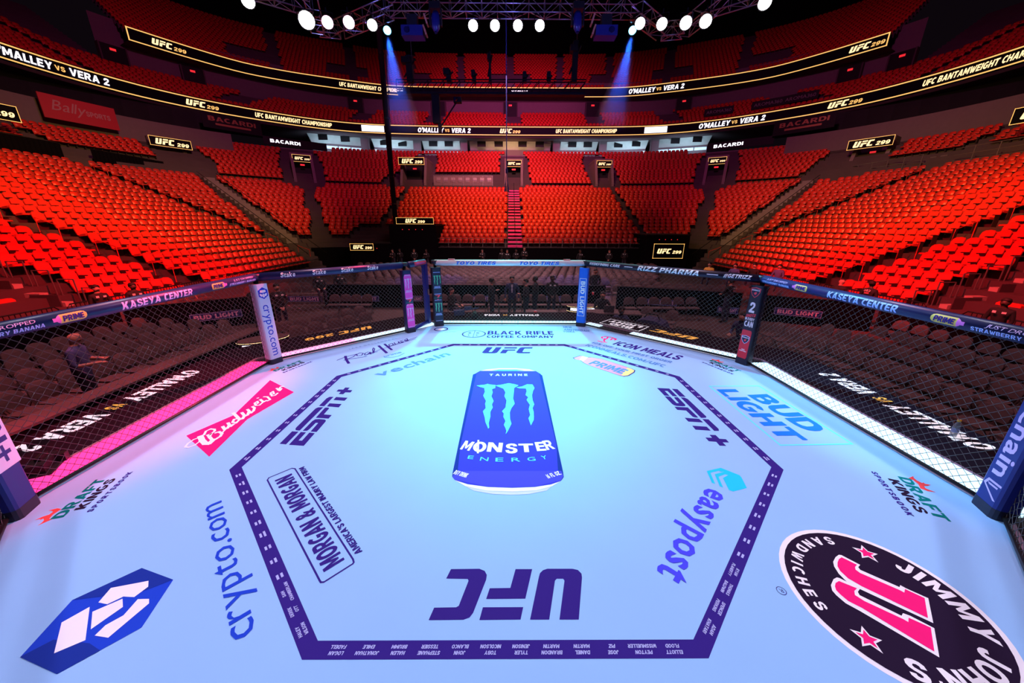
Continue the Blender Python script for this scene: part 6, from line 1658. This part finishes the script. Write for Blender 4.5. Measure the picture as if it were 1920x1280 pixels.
def bake_poses():
    tmp = []
    for k, (V, E, R, B) in POSES.items():
        me = bpy.data.meshes.new('p'); me.from_pydata(V, E, []); o = bpy.data.objects.new('p', me); COL.objects.link(o)
        md = o.modifiers.new('s', 'SKIN'); md.use_smooth_shade = True
        for i, r in enumerate(R): me.skin_vertices[0].data[i].radius = (r, r)
        me.skin_vertices[0].data[0].use_root = True
        o.modifiers.new('u', 'SUBSURF').levels = 1
        tmp.append((k, o, me))
    dg = bpy.context.evaluated_depsgraph_get(); dg.update()
    for k, o, me in tmp:
        m2 = bpy.data.meshes.new_from_object(o.evaluated_get(dg)); V, E, R, B = POSES[k]
        a = np.array([V[i] for i, j in E]); b = np.array([V[j] for i, j in E]); rr = np.array([min(R[i], R[j]) for i, j in E])
        kinds = ['top', 'skin', 'sleeve', 'fore', 'leg', 'shoe']; bk = np.array([kinds.index(x) for x in B])
        idx = []
        for p in m2.polygons:
            c = np.array(p.center); t = np.clip(((c - a) * (b - a)).sum(1) / ((b - a) ** 2).sum(1), 0, 1)
            d = np.linalg.norm(a + (b - a) * t[:, None] - c, axis=1) - rr
            idx.append(int(bk[int(np.argmin(d))]))
        m2.materials.clear()
        for _ in kinds: m2.materials.append(None)
        m2.polygons.foreach_set('material_index', idx); m2.polygons.foreach_set('use_smooth', [True] * len(m2.polygons))
        PMESH[k] = (m2, [p for p in V])
    for k, o, me in tmp: bpy.data.objects.remove(o); bpy.data.meshes.remove(me)
def hair_mb(hat=False):
    mb = MB(); rings = []
    for i, (z, r) in enumerate(((-.05, .094), (.0, .100), (.05, .096), (.085, .070), (.105, .02))):
        n = 12; ring = []
        for k in range(n):
            t = 2 * math.pi * k / n; y = math.sin(t); f = 1.0
            zz = z + (.055 if (y > .35 and i == 0) else 0); yy = (-.012 + y * r * 1.08)
            if y > .35 and i < 2: yy = -.012 + y * r * .98
            ring.append((math.cos(t) * r, yy, zz))
        rings.append(ring)
    mb.rings(rings, 'hair'); return mb
HAIR = None
def person(label, x, y, rz, pose='down', skin='skin', top='shirtblack', fore=None, leg='trousers', hair=True, k=1.0, z=ZF, extra=None, group=None, bald=False):
    m, V = PMESH[pose]; e = thing('person', label, 'person', group, (x, y, z), rz); e.scale = (k, k, k)
    b = bpy.data.objects.new('body', m); COL.objects.link(b); b.parent = e
    for i, nm in enumerate((top, skin, top, fore or top, leg, 'black')):
        b.material_slots[i].link = 'OBJECT'; b.material_slots[i].material = M[nm]
    hd = V[5]
    if hair and not bald:
        h = HAIR.copy(); COL.objects.link(h); h.parent = e; h.location = (hd[0], hd[1] - .012, hd[2] + .022)
    if extra: extra(e, V)
    return e
bake_poses()
HAIR0 = hair_mb().build('hair', smooth=True); HAIR = HAIR0
def chest_print(e, V, two=True):
    c = V[2]; mb = MB(); 
    mb.quad([(-.13, c[1] + .178, c[2] - .0), (-.05, c[1] + .186, c[2] - .0), (-.05, c[1] + .182, c[2] + .05), (-.13, c[1] + .172, c[2] + .05)], 'sticker')
    if two: mb.quad([(.05, c[1] + .186, c[2]), (.12, c[1] + .178, c[2]), (.12, c[1] + .172, c[2] + .06), (.05, c[1] + .182, c[2] + .06)], 'sticker')
    mb.build('chest_emblem', e)
def csc(e, V):
    c = V[2]; mb = MB(); fn = lambda x, z: (-x, c[1] - .185, c[2] + z)
    mb.text('CSC', fn, 'sticker', fit=.20, h=.07, x0=-.10, y0=.03); mb.quad([fn(-.07, -.06), fn(.07, -.06), fn(.07, .0), fn(-.07, .0)], 'bannerink'); mb.build('back_lettering', e)
def face_extra(e, V):
    hd = V[5]
    for s in (-1, 1):
        mb = MB(); mb.tube([(hd[0] + s * .033, hd[1] + .086, hd[2] + .008), (hd[0] + s * .033, hd[1] + .094, hd[2] + .008)], [.012, .007], 'hair', 8); mb.build('eye', e)
    w = V[[i for i, p in enumerate(V)][0]]
    MB().box((.0, .40, 1.16), (.075, .15, .012), 'black', rot=Matrix.Rotation(RAD(25), 3, 'X')).build('phone', e)
def suit(e, V):
    c = V[2]; mb = MB()
    mb.add([(-.045, c[1] + .172, c[2] + .10), (.045, c[1] + .172, c[2] + .10), (.0, c[1] + .176, c[2] - .16)], [(0, 1, 2)], 'shirtwhite'); mb.build('shirt_front', e)
    MB().add([(-.02, c[1] + .180, c[2] + .08), (.02, c[1] + .180, c[2] + .08), (.024, c[1] + .184, c[2] - .20), (0, c[1] + .184, c[2] - .24), (-.024, c[1] + .184, c[2] - .20)], [(0, 1, 2, 3, 4)], 'silver').build('tie', e)
FACE = lambda x, y, tx, ty: math.atan2(ty - y, tx - x) - math.pi / 2
person('bald man in a blue polo shirt looking down at a phone among the left chairs', -8.3, 1.95, RAD(-62), 'front', top='polo', fore='skin', bald=True, extra=face_extra)
person('guard with cap-like hair in black shirt, left of two at the left barrier', -13.7, 7.3, FACE(-13.7, 7.3, 0, 2), 'clasp', 'skin', extra=chest_print)
person('guard with dark curly hair in black shirt, right of two at the left barrier', -12.95, 7.75, FACE(-13, 7.7, 0, 2), 'clasp', 'skindark', extra=chest_print)
person('guard in black standing right behind the white post', -8.0, 7.7, FACE(-8, 7.7, -3, 3), 'clasp', 'skin', extra=chest_print)
person('guard in black standing left behind the white post', -8.75, 7.6, FACE(-8.7, 7.6, 3, 3), 'cross', 'skin', extra=chest_print)
person('person with lanyard seated beyond the left corner barrier', -8.6, 11.6, FACE(-8.6, 12, 0, 0), 'sit', 'skin', extra=chest_print, z=ZF + .35)
person('seated person in black right of the lanyard wearer, beyond the left corner', -8.0, 12.3, FACE(-8, 12, 0, 0), 'sit', 'skin', extra=chest_print, z=ZF + .35)
person('dark-haired man in navy suit and striped tie facing the cage at the far side', .08, 9.75, math.pi, 'down', top='shirtnavy', extra=suit)
person('man in black seen from the side, left of the suited man', -.72, 9.2, RAD(-70), 'talk', 'skin'); person('man in black with pale collar, right of the suited man', .62, 9.0, RAD(100), 'talk', 'skin')
person('man in black standing behind the conversation, right of the suited man', 1.02, 9.7, RAD(70), 'down', 'skindark'); person('security guard in black with earpiece near the blue post', 1.72, 10.0, math.pi, 'clasp', 'skindark', extra=chest_print)
person('man in black seated at the far left chairs looking right', -2.35, 9.6, RAD(-110), 'sit', 'skin'); person('man in black working at a laptop right of the blue post', 3.4, 8.45, RAD(170), 'reach', 'skin', z=ZF + .1)
person('man in black standing behind the far barrier near the blue post', 4.0, 12.3, math.pi, 'clasp', 'skin')
person('guard in black with white back lettering left of the red can post', 8.55, 9.2, RAD(20), 'cross', 'skin', extra=csc); person('crouched photographer in black left of the bag', 3.55, 6.62, RAD(170), 'reach', 'skindark', top='shirtnavy', z=ZF - .05)
person('photographer in black kneeling by the red can post', 6.9, 5.6, RAD(120), 'reach', 'skin', top='shirtnavy', z=ZF)
person('large man in black shirt seen at the right edge behind the barrier', 13.9, 5.25, FACE(13.9, 5.2, 2, 1), 'clasp', 'skindark', extra=chest_print, k=1.03)
person('pale-headed guard in black leaning by the right barrier', 12.9, 9.3, RAD(-60), 'down', 'skin', bald=True); person('guard in black with white back letters at the right barrier', 13.55, 8.75, RAD(-70), 'down', 'skindark', extra=csc)
for k, (x, y, t, lb) in enumerate(((11.6, 14.0, 'polo', 'person in blue sitting at the front of the right stand'), (12.6, 14.0, 'shirtblack', 'person in black sitting beside the blue-shirted ones'), (13.6, 13.6, 'polo', 'long-haired person in blue at the right stand front'), (10.6, 14.6, 'gold', 'person in yellow and blue at the right stand front'))):
    person(lb, x, y, FACE(x, y, 0, 4), 'sit', top=t, z=ZF + .55)
for k, (px, lb) in enumerate(((741, 'staff member in black before the far drape, leftmost'), (752, 'staff member in black before the far drape, second from left'), (776, 'staff member in black before the far drape, third from left'), (803, 'staff member in black just above the gate'), (905, 'staff member in black left in the far centre cluster'), (941, 'staff member in black with white badge in the far centre cluster'), (951, 'staff member in black beside the badge wearer'), (967, 'staff member in black, right part of the far centre cluster'), (983, 'tallest staff member, bare-headed, in the far centre cluster'), (1085, 'lone staff member in black right of the centre cluster'), (1141, 'staff member with pale face before the far drape on the right'), (1172, 'staff member with arms apart before the far drape, rightmost'))):
    q = on_y(px, 470, 26.0); person(lb, q.x, 25.3 + (k % 3) * .35, math.pi + random.uniform(-.5, .5), ['cross', 'talk', 'clasp', 'front'][k % 4], ['skin', 'skindark'][k % 2], extra=chest_print, k=1.0 + .08 * (k == 8), group='staff before the far drape', bald=(k == 8))
person('small dark figure behind the drape of the left press platform', -35.2, 32.5, FACE(-35, 32.5, 0, 10), 'cross', 'skindark', z=tread_z(23))
bpy.data.objects.remove(HAIR0)
